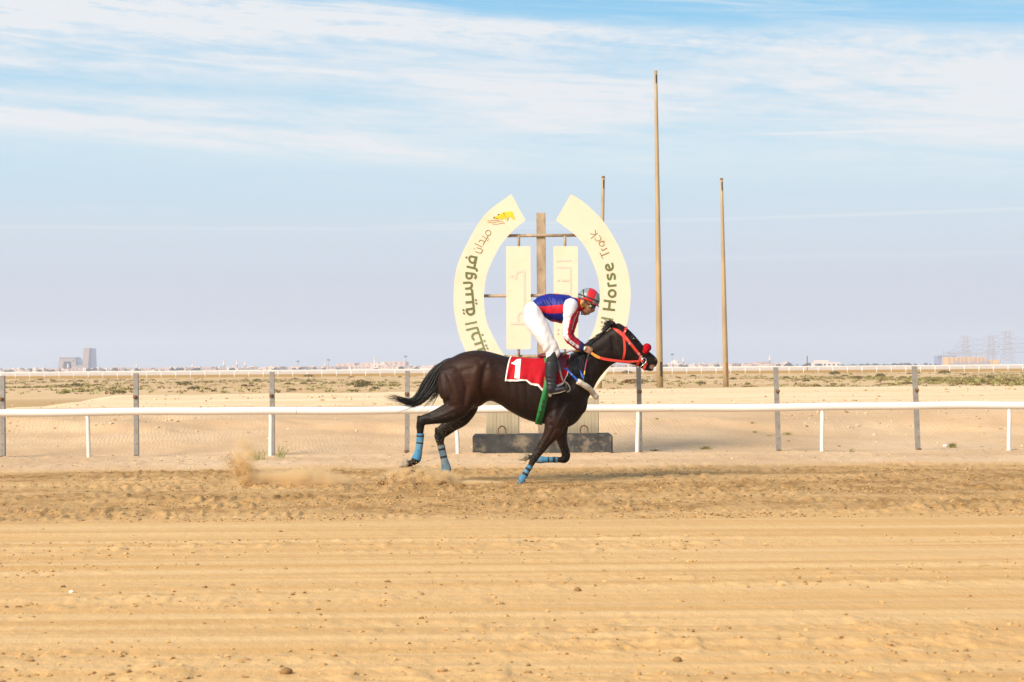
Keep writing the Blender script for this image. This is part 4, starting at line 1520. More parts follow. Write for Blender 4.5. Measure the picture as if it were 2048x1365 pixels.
for px, ty, D, lab in ((596, 723, 1500, 'thin dark floodlight mast left of the minaret near the horse tail'), (657, 720, 1500, 'thin dark mast right beside a pale minaret'), (811, 713, 1450, 'tallest thin mast with lamps just left of the horse rump'),
                       (1344.5, 709, 1450, 'thin mast with lamps between the horse muzzle and the pale minaret')):
    t = at(px, ty, D)
    r = thing('floodlight_mast', lab, 'mast', (t.x, D, -.3), 'floodlight masts of the far town')
    Geo().bar((t.x, D, -.3), (t.x, D, t.z), .26, 8, 0, .16).make('mast', M['lattice'], r)
    g = Geo()
    for k in range(3): g.box((t.x - .9 + .9 * k, D - .2, t.z), (.7, .5, .9))
    g.box((t.x, D, t.z - .7), (2.6, .25, .2))
    g.make('lamp_head', M['villa_glass'], r)
t, b = at(1614.5, 713, 500), at(1614.5, 742, 500)
r = thing('steel_post', 'thin rusty post standing far out left of the white building', 'post', (t.x, 500, -.3))
Geo().bar((t.x, 500, -.3), (t.x, 500, t.z), .13, 8).make('shaft', M['rust'], r)
Geo().box((t.x, 500, t.z), (.34, .3, .12)).make('post_cap', M['rust'], r)

# ------------------------------------------------------------------ the portal shaped building with its tower
D0 = 2500.0
CB = crop(90, 690, 17.067)


def far_prism(pts, D, depth, shrink=1.0):
    n = len(pts)
    f = [at(*CB(*p), D) for p in pts]
    b = [Vector((v.x, v.y + depth, v.z)) for v in f]
    bm_ = bmesh.new()
    A = [bm_.verts.new(v) for v in f]; B = [bm_.verts.new(v) for v in b]
    bm_.faces.new(A); bm_.faces.new(B[::-1])
    for i in range(n): bm_.faces.new((A[i], B[i], B[(i + 1) % n], A[(i + 1) % n]))
    bmesh.ops.triangulate(bm_, faces=[q for q in bm_.faces if len(q.verts) > 4])
    bm_.verts.index_update()
    r_ = ([v.co[:] for v in bm_.verts], [[v.index for v in q.verts] for q in bm_.faces])
    bm_.free()
    return r_


c0 = at(*CB(1050, 800), D0)
pb = thing('portal_building', 'hazy stone building shaped like a gateway with a slanted tower beside it', 'building', (c0.x, D0, -.3))
V, F = far_prism([(430, 900), (490, 425), (1050, 425), (1065, 900), (905, 900), (895, 570), (640, 570), (585, 900)], D0, 26)
gate = mk('gateway_block', V, F, M['tower_stone'], pb, smooth=False)
V, F = far_prism([(1067, 440), (1100, 450), (1190, 690), (1190, 900), (1067, 900)], D0 + 1.5, 24)
mk('glass_flank', V, F, M['tower_glass'], pb, smooth=False)
V, F = far_prism([(1060, 700), (1480, 690), (1480, 900), (1060, 900)], D0 - 2, 20)
mk('podium', V, F, M['tower_stone'], pb, smooth=False)
V, F = far_prism([(1265, 900), (1320, 110), (1530, 110), (1455, 900)], D0 + .5, 30)
tow = mk('tower_block', V, F, M['tower_stone'], pb, smooth=False)
V, F = far_prism([(1532, 112), (1585, 120), (1622, 900), (1457, 900)], D0 + 2.0, 27)
mk('glass_flank', V, F, M['tower_glass'], pb, smooth=False)
V, F = far_prism([(630, 585), (893, 585), (893, 665), (740, 665), (690, 900), (590, 900)], D0 + 14, 3)
mk('glass_wall', V, F, M['tower_blue'], pb, smooth=False)
V, F = far_prism([(945, 510), (985, 510), (985, 575), (945, 575)], D0 - .5, 1.2)
mk('window', V, F, M['villa_glass'], gate, smooth=False)
g = Geo()
for k in range(5):
    V, F = far_prism([(500 + 115 * k, 450), (575 + 115 * k, 450), (575 + 115 * k, 475), (500 + 115 * k, 475)], D0 - .3, .8); g.add(V, F)
g.make('window_band', M['tower_glass'], gate)
g = Geo()
for k in range(9):
    y = 175 + 75 * k
    x0 = 1322 - (y - 110) * .0696 + 15
    V, F = far_prism([(x0, y), (x0 + 175, y), (x0 + 173, y + 14), (x0 - 1, y + 14)], D0 + .1, .9); g.add(V, F)
g.make('window_band', M['villa_b'], tow)

# ------------------------------------------------------------------ substation, pylons, cables
CS = crop(1860, 650, 10.894)
D1 = 1900.0
gz = -.3


def sat(x, y, D=D1): return at(*CS(x, y), D)


a, b = sat(370, 705), sat(1195, 705)
sub = thing('substation', 'ochre substation hall with a blue roof and steel gantries on the right horizon', 'building', ((a.x + b.x) / 2, D1, gz))
Geo().box(((a.x + b.x) / 2, D1 + 10, (a.z + gz) / 2), (b.x - a.x, 20, a.z - gz)).make('wall', M['ochre_wall'], sub)
c, d = sat(1315, 765), sat(1510, 765)
Geo().box(((c.x + d.x) / 2, D1 + 8, (c.z + gz) / 2), (d.x - c.x, 14, c.z - gz)).make('annex_wall', M['ochre_wall'], sub)
e, f = sat(290, 665), sat(720, 690)
Geo().box(((e.x + f.x) / 2, D1 + 34, (e.z + f.z) / 2), (f.x - e.x, 18, e.z - f.z)).make('roof', M['blue_roof'], sub)
Geo().box((e.x + 2.5, D1 + 34, (f.z + gz) / 2), (5, 16, f.z - gz)).make('side_wall', M['blue_roof'], sub)
for k in range(9):
    x = a.x + (b.x - a.x) * (k + .5) / 9
    Geo().box((x, D1 - .3, a.z * .5), (.8, 1.0, a.z)).make('pilaster', M['villa_b'], sub)
g = Geo()
for k in range(10):
    x = sat(235 + 118 * k, 800).x
    zt = sat(0, 610).z
    g.bar((x, D1 - 12, gz), (x, D1 - 12, zt), .30, 5)
    if k % 2 == 0: g.bar((x, D1 - 12, zt), (x, D1 - 12, zt + 3), .18, 5)
    if k < 9: g.bar((x, D1 - 12, zt - .8), (sat(235 + 118 * (k + 1), 800).x, D1 - 12, zt - .8), .26, 5)
g.make('gantry', M['lattice'], sub)
g = Geo()
for k in range(14):
    x = sat(380 + 62 * k, 800).x
    g.box((x, D1 - 20, 1.4 + .6 * (k % 3)), (3.2, 2.5, 3.2 + 1.2 * (k % 3)))
g.make('transformer', M['lattice'], sub)

pyl = []
for cx, ty, base_w, D, lab in ((775, 245, 12, 2100, 'leftmost lattice pylon directly behind the ochre substation hall'), (1335, 240, 12, 2000, 'middle lattice pylon at the right end of the substation'), (1690, 150, 15, 1900, 'tallest lattice pylon nearest the right edge')):
    top = sat(cx, ty, D)
    zt = top.z
    wB, wT = base_w * .5, 2.1
    P_ = thing('lattice_pylon', lab, 'pylon', (top.x, D, gz), 'transmission pylons')
    kne = .40
    def corner(sx, sy, t):
        hw = wB + (wT - wB) * min(1, t / kne * .62) if t < kne else (wB + (wT - wB) * .62) + (wT - (wB + (wT - wB) * .62)) * (t - kne) / (1 - kne)
        return (top.x + sx * hw, D + sy * hw, gz + (zt - gz) * t)
    th = .19
    for sx in (-1, 1):
        for sy in (-1, 1):
            g = Geo()
            ts = [0, .2, .4, .7, 1]
            for i in range(4): g.bar(corner(sx, sy, ts[i]), corner(sx, sy, ts[i + 1]), th, 5)
            g.make('leg', M['lattice'], P_)
    g = Geo()
    ts = list(np.linspace(.12, 1, 9))
    for i in range(8):
        for s in (-1, 1):
            g.bar(corner(-1, s, ts[i]), corner(1, s, ts[i + 1]), th * .5, 4)
            g.bar(corner(1, s, ts[i]), corner(-1, s, ts[i + 1]), th * .5, 4)
            g.bar(corner(s, -1, ts[i]), corner(s, 1, ts[i + 1]), th * .5, 4)
    g.make('bracing', M['lattice'], P_)
    arms = []
    for t, l in ((.99, 6.5), (.80, 9), (.64, 10), (.48, 9)):
        z = gz + (zt - gz) * t
        g = Geo()
        for s in (-1, 1):
            g.bar((top.x, D, z + .8), (top.x + s * l, D, z), th * .62, 5)
            g.bar((top.x, D, z - .6), (top.x + s * l, D, z), th * .55, 5)
            g.bar((top.x + s * l * .93, D, z), (top.x + s * l * .93, D, z - 2.0), .16, 5)
            arms.append((top.x + s * l * .93, D, z - 2.0))
        g.make('cross_arm', M['lattice'], P_)
    pyl.append(arms)
ends = [[(sat(2260, 330 + 70 * k, 1830).x, 1830, sat(0, 330 + 70 * (k // 2), 1830).z) for k in range(8)]]
first = [[(sat(330 + 20 * k, 600, 1940).x, 1940, sat(0, 625).z) for k in range(8)]]
spans = [(first[0], pyl[0], 'power cables sagging from the left pylon down to the gantries'), (pyl[0], pyl[1], 'power cables between the left and middle pylons'), (pyl[1], pyl[2], 'power cables between the middle and tallest pylons'), (pyl[2], ends[0], 'power cables running from the tallest pylon out of view')]
for A_, B_, lab in spans:
    g = Geo()
    for p, q in zip(A_, B_):
        p, q = np.array(p, float), np.array(q, float)
        pts = np.array([p + (q - p) * t - np.array([0, 0, 4 * 2.6 * t * (1 - t)]) for t in np.linspace(0, 1, 11)])
        V, F = pipe(pts, .085, 4)
        g.add(V, F)
    o = g.make('power_cables', M['cable'], origin=A_[0])
    tag(o, lab, 'cables', 'power cables')

# ================================================================== THE RACEHORSE
YH = 20.75                      # the plane of the horse's spine


def mp(D, K=FPX):               # metres per photograph pixel at distance D
    return D / FPX


def loft_pts(cr, rows, Y, sc, lat):
    """rows of (x, y, width) in crop units; Y offset(s); lat = half width across in metres (list or factor)"""
    P, Ra, Rb = [], [], []
    for i, (x, y, w_) in enumerate(rows):
        yy = Y[i] if isinstance(Y, (list, tuple)) else Y
        p = at(*cr(x, y), yy)
        P.append(p[:])
        ra = w_ / sc * mp(yy) / 2
        Ra.append(ra)
        Rb.append(lat[i] if isinstance(lat, (list, tuple)) else ra * lat)
    return P, Ra, Rb


def loft_tb(cr, rows, Y, n=36, sub=6, power=2.25):
    """rows of (top x, top y, bottom x, bottom y, half width m): elliptical slices between two outline points"""
    R = []
    for tx, ty, bx, by, hw in rows:
        a, b = at(*cr(tx, ty), Y), at(*cr(bx, by), Y)
        c = (a + b) / 2
        d = (a - b) / 2
        R.append([c.x, c.y, c.z, d.x, d.z, hw])
    D = catmull(np.array(R), sub)
    C = D[:, :3]
    h = np.hypot(D[:, 3], D[:, 4])
    A = np.column_stack([D[:, 3] / h, np.zeros(len(h)), D[:, 4] / h])
    B = np.tile([0, 1.0, 0], (len(h), 1))
    return D, _rings(C, A, B, h, D[:, 5], n, power, True)


torso = [(372, 560, 378, 660, .05), (385, 520, 388, 740, .13), (410, 497, 400, 775, .19), (445, 482, 440, 795, .235), (500, 455, 500, 812, .27), (560, 441, 560, 806, .285), (620, 437, 620, 785, .28),
         (680, 447, 680, 752, .262), (740, 463, 740, 773, .258), (800, 479, 800, 813, .27), (880, 490, 880, 856, .285), (960, 494, 960, 884, .285), (1040, 492, 1040, 899, .27), (1100, 486, 1100, 911, .25),
         (1155, 475, 1155, 917, .228), (1205, 470, 1208, 893, .205), (1245, 478, 1247, 850, .178), (1275, 520, 1277, 795, .13), (1292, 590, 1292, 740, .07)]
neck = [(1110, 495, 1250, 830, .19), (1175, 474, 1287, 748, .160), (1235, 432, 1318, 690, .132), (1300, 388, 1350, 627, .112), (1355, 353, 1392, 572, .098), (1405, 320, 1432, 533, .090), (1440, 292, 1470, 512, .086)]
head = [(1420, 330, 1420, 470, .070), (1448, 284, 1445, 502, .090), (1478, 268, 1476, 514, .098), (1515, 287, 1508, 518, .102), (1553, 317, 1540, 520, .100), (1590, 357, 1570, 522, .088), (1628, 402, 1600, 526, .073),
        (1665, 440, 1628, 531, .064), (1696, 466, 1657, 539, .062), (1714, 485, 1680, 545, .055), (1723, 503, 1699, 543, .038), (1724, 515, 1708, 540, .016)]
G = Geo()
TD, tv = loft_tb(C1, torso, YH, 44, 8, 2.3)
G.add(*tv)
_, v_ = loft_tb(C1, neck, YH, 32, 6, 2.1); G.add(*v_)
_, v_ = loft_tb(C1, head, YH, 28, 6, 2.3); G.add(*v_)
# lower jaw with the mouth a little open
P, Ra, Rb = loft_pts(C1, [(1540, 480, 80), (1600, 515, 42), (1640, 541, 30), (1668, 554, 26), (1688, 556, 20)], YH, 3.1017, [.06, .05, .042, .036, .026])
G.add(*limb(P, Ra, Rb, 14))
# cheek discs, nostril wings, brow
for s in (-1, 1):
    G.add(*ellipsoid(at(*C1(1490, 440), YH) + Vector((0, s * .062, 0)), (.105, .045, .115)))
    G.add(*ellipsoid(at(*C1(1572, 362), YH) + Vector((0, s * .064, 0)), (.050, .030, .026), R=Matrix.Rotation(math.radians(40), 3, 'Y')))
    G.add(*ellipsoid(at(*C1(1703, 500), YH) + Vector((0, s * .038, 0)), (.032, .022, .034)))
    # shoulder, triceps, point of hip, ribs
    G.add(*ellipsoid(at(*C1(1195, 690), YH) + Vector((0, s * .135, 0)), (.125, .085, .27), R=Matrix.Rotation(math.radians(28), 3, 'Y')))
    G.add(*ellipsoid(at(*C1(1110, 800), YH) + Vector((0, s * .150, 0)), (.165, .085, .15), R=Matrix.Rotation(math.radians(-20), 3, 'Y')))
    G.add(*ellipsoid(at(*C1(655, 540), YH) + Vector((0, s * .20, 0)), (.10, .07, .10)))
    G.add(*ellipsoid(at(*C1(1235, 760), YH) + Vector((0, s * .085, 0)), (.10, .07, .15)))
# ears, laid back
for s in (-1, 1):
    a, b = at(*C1(1462, 290), YH), at(*C1(1418, 252), YH)
    P = [a + Vector((0, s * .055, -.02)), a.lerp(b, .45) + Vector((0, s * .072, .004)), b + Vector((0, s * .060, 0))]
    G.add(*limb([p[:] for p in P], [.030, .030, .008], [.024, .022, .007], 12))
NEAR, FAR = -1, 1
yb = YH - .12
# hind legs
nh = [(640, 300, 300), (660, 420, 330), (672, 530, 262), (610, 610, 190), (510, 648, 140), (425, 672, 104), (362, 692, 88), (345, 740, 74), (345, 800, 60), (340, 870, 56), (332, 930, 56), (322, 985, 66), (308, 1020, 78), (280, 1046, 58), (245, 1060, 54), (205, 1064, 48)]
P, Ra, Rb = loft_pts(C3, nh, [YH - .15, YH - .17, YH - .175, YH - .165, YH - .15, YH - .14, YH - .13] + [yb] * 9, 4.2667, [.12, .125, .115, .095, .068, .05, .042, .038, .032, .030, .030, .034, .041, .033, .034, .036])
G.add(*limb(P, Ra, Rb, 20, 6))
NHIND = (P, Ra, Rb)
fh = [(650, 330, 280), (690, 450, 320), (720, 560, 250), (690, 660, 165), (620, 712, 140), (555, 765, 122), (512, 812, 100), (512, 860, 76), (520, 900, 60), (534, 960, 54), (548, 1020, 56), (560, 1070, 68), (566, 1105, 76), (560, 1140, 60), (552, 1170, 58)]
P, Ra, Rb = loft_pts(C3, fh, [YH + .13, YH + .15, YH + .155] + [YH + .15] * 4 + [YH + .13] * 8, 4.2667, [.12, .125, .115, .09, .068, .05, .043, .037, .031, .029, .029, .034, .040, .034, .036])
G.add(*limb(P, Ra, Rb, 20, 6))
FHIND = (P, Ra, Rb)
# hock points
for pt, Y in (((328, 668), yb), ((478, 770), YH + .13)):
    G.add(*ellipsoid(at(*C3(*pt), Y), (.020, .022, .038)))
# fore legs
nf = [(830, 330, 300), (800, 450, 262), (748, 560, 190), (690, 640, 156), (632, 725, 130), (580, 800, 108), (548, 850, 100), (522, 900, 82), (500, 942, 70), (470, 990, 66), (440, 1042, 68), (408, 1098, 84), (386, 1135, 80), (368, 1168, 66), (352, 1200, 66)]
P, Ra, Rb = loft_pts(C4, nf, [YH - .155] * 3 + [YH - .145] * 12, 6.2036, [.105, .10, .082, .066, .053, .045, .044, .038, .033, .030, .030, .034, .040, .035, .037])
G.add(*limb(P, Ra, Rb, 20, 6))
NFORE = (P, Ra, Rb)
ff = [(880, 330, 260), (878, 470, 190), (885, 580, 150), (905, 670, 122), (930, 750, 112), (944, 815, 112), (930, 862, 96), (890, 870, 80), (840, 868, 68), (760, 868, 62), (690, 868, 66), (630, 868, 80), (590, 864, 80), (545, 850, 62), (490, 836, 60), (450, 832, 62)]
P, Ra, Rb = loft_pts(C4, ff, [YH + .15] * 6 + [YH + .14] * 10, 6.2036, [.10, .085, .068, .054, .046, .043, .040, .036, .031, .029, .030, .036, .038, .033, .034, .035])
G.add(*limb(P, Ra, Rb, 20, 6))
FFORE = (P, Ra, Rb)
HV, HF, HN = fuse(G, .0105, 5, .55)


# ---- carve the muscle lines (amp > 0 swells, < 0 sinks), all given as lines on the photograph's side view
def px_of(V):
    q = V - np.array([0, 0, CAM_H])
    inv = np.array(CR.inverted())
    L_ = q @ inv.T
    return 1024 + L_[:, 0] / -L_[:, 2] * FPX, 737 - L_[:, 1] / -L_[:, 2] * FPX


def seg_dist(px, py, line):
    d = np.full(len(px), 1e9)
    for (x0, y0), (x1, y1) in zip(line[:-1], line[1:]):
        vx, vy = x1 - x0, y1 - y0
        t = np.clip(((px - x0) * vx + (py - y0) * vy) / (vx * vx + vy * vy), 0, 1)
        d = np.minimum(d, np.hypot(px - x0 - t * vx, py - y0 - t * vy))
    return d


pxs, pys = px_of(HV)
side = SS(.02, .10, np.abs(HV[:, 1] - YH))
disp = np.zeros(len(HV))
for cr, line, wpx, amp in (
        (C3, [(545, 300), (575, 390), (600, 470), (575, 545)], 5, -.012), (C3, [(600, 330), (650, 430), (660, 520)], 9, .010), (C3, [(905, 210), (880, 320), (870, 420), (900, 480)], 6, -.016),
        (C3, [(950, 250), (935, 350), (960, 430)], 8, .009), (C3, [(830, 250), (800, 400), (760, 520)], 9, .010), (C3, [(700, 280), (740, 400), (720, 540)], 5, -.008),
        (C3, [(620, 560), (520, 610), (430, 640)], 4, -.008), (C3, [(640, 640), (540, 670), (450, 690)], 4, .006), (C3, [(930, 430), (1000, 440), (1040, 450)], 3, -.006),
        (C1, [(1165, 560), (1130, 660), (1075, 760), (1045, 850)], 6, -.014), (C1, [(1240, 590), (1255, 690), (1245, 790)], 5, -.012), (C1, [(1180, 650), (1150, 740), (1110, 830)], 6, -.009),
        (C1, [(1300, 720), (1350, 620), (1400, 540)], 5, -.010), (C1, [(1230, 520), (1310, 460), (1390, 430)], 6, -.006), (C1, [(1440, 360), (1450, 430), (1470, 490)], 4, -.012),
        (C1, [(1540, 375), (1590, 420), (1640, 475)], 3, .006), (C1, [(1560, 430), (1610, 480), (1640, 510)], 4, -.007), (C1, [(860, 620), (860, 780)], 4, -.004), (C1, [(910, 640), (915, 800)], 4, -.004),
        (C1, [(810, 610), (805, 740)], 4, -.004), (C1, [(700, 720), (760, 745), (830, 800)], 4, -.005), (C1, [(1080, 930), (1040, 1000), (1000, 1060)], 3, -.007), (C1, [(1120, 930), (1100, 990)], 3, .006),
        (C1, [(1060, 900), (1100, 925), (1150, 920)], 3, -.008),
        # veins and tendons
        (C1, [(1180, 760), (1150, 800), (1120, 850), (1100, 900)], 1.7, .004), (C1, [(1230, 700), (1200, 760), (1190, 830)], 1.7, .003), (C1, [(700, 690), (760, 700), (830, 740), (900, 770)], 1.7, .004),
        (C1, [(1530, 410), (1560, 450), (1600, 480)], 1.6, .004), (C1, [(1470, 400), (1490, 440), (1500, 490)], 1.6, .003), (C3, [(700, 560), (620, 600), (540, 640), (470, 660)], 1.8, .004),
        (C3, [(390, 690), (385, 760), (375, 820)], 1.6, -.005), (C3, [(355, 720), (350, 780), (345, 825)], 1.6, .003), (C4, [(640, 560), (600, 680), (560, 760)], 1.8, -.005), (C4, [(720, 560), (670, 680), (610, 780)], 1.8, .004),
        (C3, [(560, 250), (600, 300), (700, 260), (800, 240)], 5, -.006), (C3, [(850, 540), (780, 600), (680, 650)], 3, -.006)):
    L_ = [cr(*p) for p in line]
    d = seg_dist(pxs, pys, L_)
    disp += 1.3 * amp * np.exp(-(d / wpx) ** 2) * side
HV = HV + HN * disp[:, None]

horse = thing('racehorse', 'dark bay racehorse galloping to the right with blue leg bandages', 'horse', (at(1000, 900, YH).x, YH, 0))
hb = mk('body', HV, HF, M['coat'], horse, normals=False)


def fattr(o, name, v):
    a = o.data.attributes.new(name, 'FLOAT', 'POINT')
    a.data.foreach_set('value', np.asarray(v, dtype=np.float32))


c1x, c1y = (pxs - 760) * 3.1017, (pys - 560) * 3.1017
bay = np.exp(-(((c1x - 560) / 230) ** 2 + ((c1y - 640) / 210) ** 2) ** 1.2)
bay = np.maximum(bay, .75 * np.exp(-(((c1x - 1080) / 110) ** 2 + ((c1y - 930) / 120) ** 2)))
bay = np.maximum(bay, .38 * np.exp(-(((c1x - 850) / 330) ** 2 + ((c1y - 690) / 170) ** 2)))
bay = np.maximum(bay, .15 * (c1x > 1250))
bay *= 1 - SS(840, 900, c1y) * (c1x < 800)
fattr(hb, 'bay', np.clip(bay, 0, 1))
fattr(hb, 'sand', (HV[:, 1] > YH + .02) * (c1x < 520) * SS(850, 920, c1y) * .9 + .35 * SS(900, 1050, c1y))
fattr(hb, 'lip', 1.0 * np.exp(-(((c1x - 1690) / 17) ** 2 + ((c1y - 540) / 12) ** 2) ** 2))
HB = BVHTree.FromPolygons([Vector(v) for v in HV], HF)


def on_horse(px, py, side_=-1, lift=0.0, fallback=YH):
    """the point of the coat seen at (px, py) on the near (-1) or far (+1) flank, and its normal"""
    p = at(px, py, YH)
    o_ = Vector((p.x, YH + side_ * 2.0, p.z))
    hit = HB.ray_cast(o_, Vector((0, -side_, 0)))
    if hit[0] is None:
        q = HB.find_nearest(p)
        return q[0] + q[1] * lift, q[1]
    n_ = hit[1]
    if n_.y * side_ < 0: n_ = -n_
    return hit[0] + n_ * lift, n_


# hooves
def hoof(P0, P1, r0, r1, dark, flatten=.9):
    """horn from the coronet P0 to the toe P1"""
    P0, P1 = np.array(P0), np.array(P1)
    C = np.array([P0 + (P1 - P0) * t for t in (0, .35, .75, 1.0)])
    V, F = limb(C, np.array([r0, r0 * 1.08, r1, r1 * .96]), np.array([r0 * .95, r0 * 1.1, r1 * 1.05, r1]), 16, 4, 2.2, False)
    return V, F


def hoofs(cr, a, b, Y, ra_, rb_, dark='hoof'):
    V, F = hoof(at(*cr(*a), Y)[:], at(*cr(*b), Y)[:], ra_, rb_, dark)
    return mk('hoof', V, F, M[dark], horse)


# near hind: toe pointing back
tip = [(225, 1040), (245, 1080), (165, 1088), (160, 1076), (195, 1030)]
V, F = [], []
zz = [.034, .040, .030]
hf = Geo()
def hoof_poly(cr, pts, Y, hw, name='hoof', m='hoof', sole=None):
    """hoof outline seen from the side, rounded across"""
    Gh = Geo()
    A = np.array([at(*cr(*p), Y)[:] for p in pts])
    c = A.mean(0)
    layers = [(-1.0, .55), (-.86, .84), (-.5, .97), (0, 1.0), (.5, .97), (.86, .84), (1.0, .55)]
    V, F = [], []
    n = len(A)
    for t, k in layers:
        q = c + (A - c) * k
        q[:, 1] = Y + t * hw
        V += q.tolist()
    for i in range(len(layers) - 1):
        for j in range(n):
            F.append((i * n + j, i * n + (j + 1) % n, (i + 1) * n + (j + 1) % n, (i + 1) * n + j))
    F += [tuple(range(n))[::-1], tuple((len(layers) - 1) * n + j for j in range(n))]
    return mk(name, V, F, M[m], horse)


def dense(pts, k=5):
    Q = np.array(pts + [pts[0]], float)
    out = []
    for i in range(len(Q) - 1):
        for t in range(k): out.append(tuple(Q[i] + (Q[i + 1] - Q[i]) * t / k))
    return out


hoof_poly(C3, dense([(238, 1022), (252, 1060), (236, 1086), (168, 1092), (160, 1082), (188, 1042), (212, 1020)]), yb, .050)
hoof_poly(C4, dense([(480, 792), (496, 830), (484, 868), (440, 884), (352, 874), (346, 864), (378, 828), (440, 784)]), YH + .14, .052)
s_ = hoof_poly(C4, dense([(468, 812), (476, 840), (462, 864), (428, 872), (392, 862), (420, 824), (446, 806)]), YH + .14, .054, 'hoof_sole', 'hoof_dark')
hoof_poly(C3, dense([(520, 1160), (592, 1160), (610, 1205), (505, 1205)]), YH + .13, .052)
hoof_poly(C4, dense([(318, 1180), (388, 1180), (400, 1235), (300, 1235)]), YH - .145, .052)


# bandages: sleeves over the cannon bones with black rings
def bandage(leg, i0, i1, stripes, m, dust=0.0, name='leg_bandage'):
    P, Ra, Rb = (np.array(q)[i0:i1 + 1] for q in leg)
    D = catmull(np.column_stack([P, Ra, Rb]), 14)
    C, ra, rb = D[:, :3], D[:, 3] + .0045, D[:, 4] + .0055
    k = np.arange(len(C))
    ra = ra + .0012 * np.sin(k * 1.9); rb = rb + .0012 * np.sin(k * 1.9)
    T = np.gradient(C, axis=0); T /= np.linalg.norm(T, axis=1)[:, None]
    lat = np.array([0, 1.0, 0])[None] - T * T[:, 1:2]; lat /= np.linalg.norm(lat, axis=1)[:, None]
    V, F = _rings(C, np.cross(T, lat), lat, ra, rb, 22, 2.0, True)
    f = np.arange(len(C) - 1) / (len(C) - 2)
    row = np.zeros(len(C) - 1, int)
    for a, b in stripes: row[(f >= a) & (f <= b)] = 1
    row[f > 1 - dust] = 2
    fm = np.concatenate([np.repeat(row, 22), np.zeros(44, int)])
    return mk(name, V, F, [M[m], M['bandage_black'], M['bandage_dust']], horse, fm=fm)


bandage(NHIND, 8, 12, [(.05, .10), (.26, .32)], 'bandage')
bandage(FHIND, 8, 13, [(.08, .14), (.30, .36)], 'bandage_pale', .18)
bandage(NFORE, 8, 13, [(.13, .22), (.36, .46)], 'bandage')
bandage(FFORE, 8, 13, [(.07, .15), (.27, .33)], 'bandage')

# eyes and nostrils
for s in (-1, 1):
    p, n_ = on_horse(*C1(1574, 369), s, -.008)
    V, F = ellipsoid(p, (.020, .014, .017), 14, 10)
    mk('eye', V, F, M['eye'], horse)
    p, n_ = on_horse(*C1(1708, 497), s, -.004)
    V, F = ellipsoid(p, (.016, .007, .020), 12, 8, R=Matrix.Rotation(math.radians(30), 3, 'Y'))
    mk('nostril', V, F, M['black_hole'], horse)


# ------------------------------------------------------------------ tail and mane: locks of hair
def locks(guides, n, r, spreadY, seed, segs=14, jit=.012, wave=.012, lens=(.6, 1.0), Y0=YH, endjit=.03):
    """hair between two guide curves (photo px lists); each lock is a thin tapering three-sided strand"""
    rr = np.random.default_rng(seed)
    ga = catmull(np.array([at(*p, Y0)[:] for p in guides[0]]), 8)
    gb = catmull(np.array([at(*p, Y0)[:] for p in guides[1]]), 8)
    Gq = Geo()
    for i in range(n):
        s = rr.random()
        L_ = rr.uniform(*lens)
        t = np.linspace(0, L_, segs + 1)
        ia = np.clip(t * (len(ga) - 1), 0, len(ga) - 1)
        def samp(g_):
            j = np.clip(ia.astype(int), 0, len(g_) - 2); f = (ia - j)[:, None]
            return g_[j] * (1 - f) + g_[j + 1] * f
        s_t = np.clip(s + (rr.random() - .5) * .3 * t, 0, 1)[:, None]
        C = samp(ga) * (1 - s_t) + samp(gb) * s_t
        ph = rr.random(3) * 6.28
        C[:, 0] += wave * np.sin(t * 9 + ph[0]) * t + rr.normal() * jit * t
        C[:, 2] += wave * np.sin(t * 8 + ph[1]) * t + rr.normal() * (jit * t + endjit * t ** 4)
        C[:, 1] += rr.normal() * spreadY * (.25 + t) + wave * .6 * np.sin(t * 7 + ph[2])
        rad = r * rr.uniform(.6, 1.25) * np.maximum(.10, (1 - (t / L_) ** 2.5))
        V, F = pipe(C, rad, 3, cap=False)
        Gq.add(V, F)
    return Gq


tail_up = [C1(*p) for p in [(470, 486), (428, 494), (385, 512), (330, 548), (285, 600), (250, 660), (222, 715), (180, 745), (130, 735), (80, 722), (25, 731)]]
tail_lo = [C1(*p) for p in [(465, 520), (420, 520), (395, 545), (372, 600), (352, 660), (325, 705), (285, 745), (235, 775), (180, 778), (110, 752), (40, 745)]]
tg = locks((tail_up, tail_lo), 520, .0050, .026, 5, 18, .009, .012, (.45, 1.0), endjit=.010)
fray = locks(([C1(*p) for p in [(420, 505), (385, 560), (370, 640), (330, 720), (270, 780), (190, 840)]], [C1(*p) for p in [(420, 505), (388, 590), (380, 660), (365, 700), (335, 740), (290, 785)]]), 110, .0032, .024, 6, 16, .026, .016, (.5, 1.0))
stray = locks(([C1(*p) for p in [(300, 740), (240, 772), (180, 790), (100, 815), (70, 830)]], [C1(*p) for p in [(310, 735), (260, 775), (230, 805), (200, 840), (185, 850)]]), 9, .0022, .012, 7, 12, .01, .008, (.7, 1.0))
core = [at(*C1(*p), YH)[:] for p in [(490, 492), (410, 506), (355, 548), (315, 605), (290, 660)]]
V, F = pipe(catmull(np.array(core), 5), np.linspace(.034, .012, 21), 10)
join(tg, fray, stray, Geo().add(V, F)).make('tail', M['hair'], horse, smooth=True, normals=False)

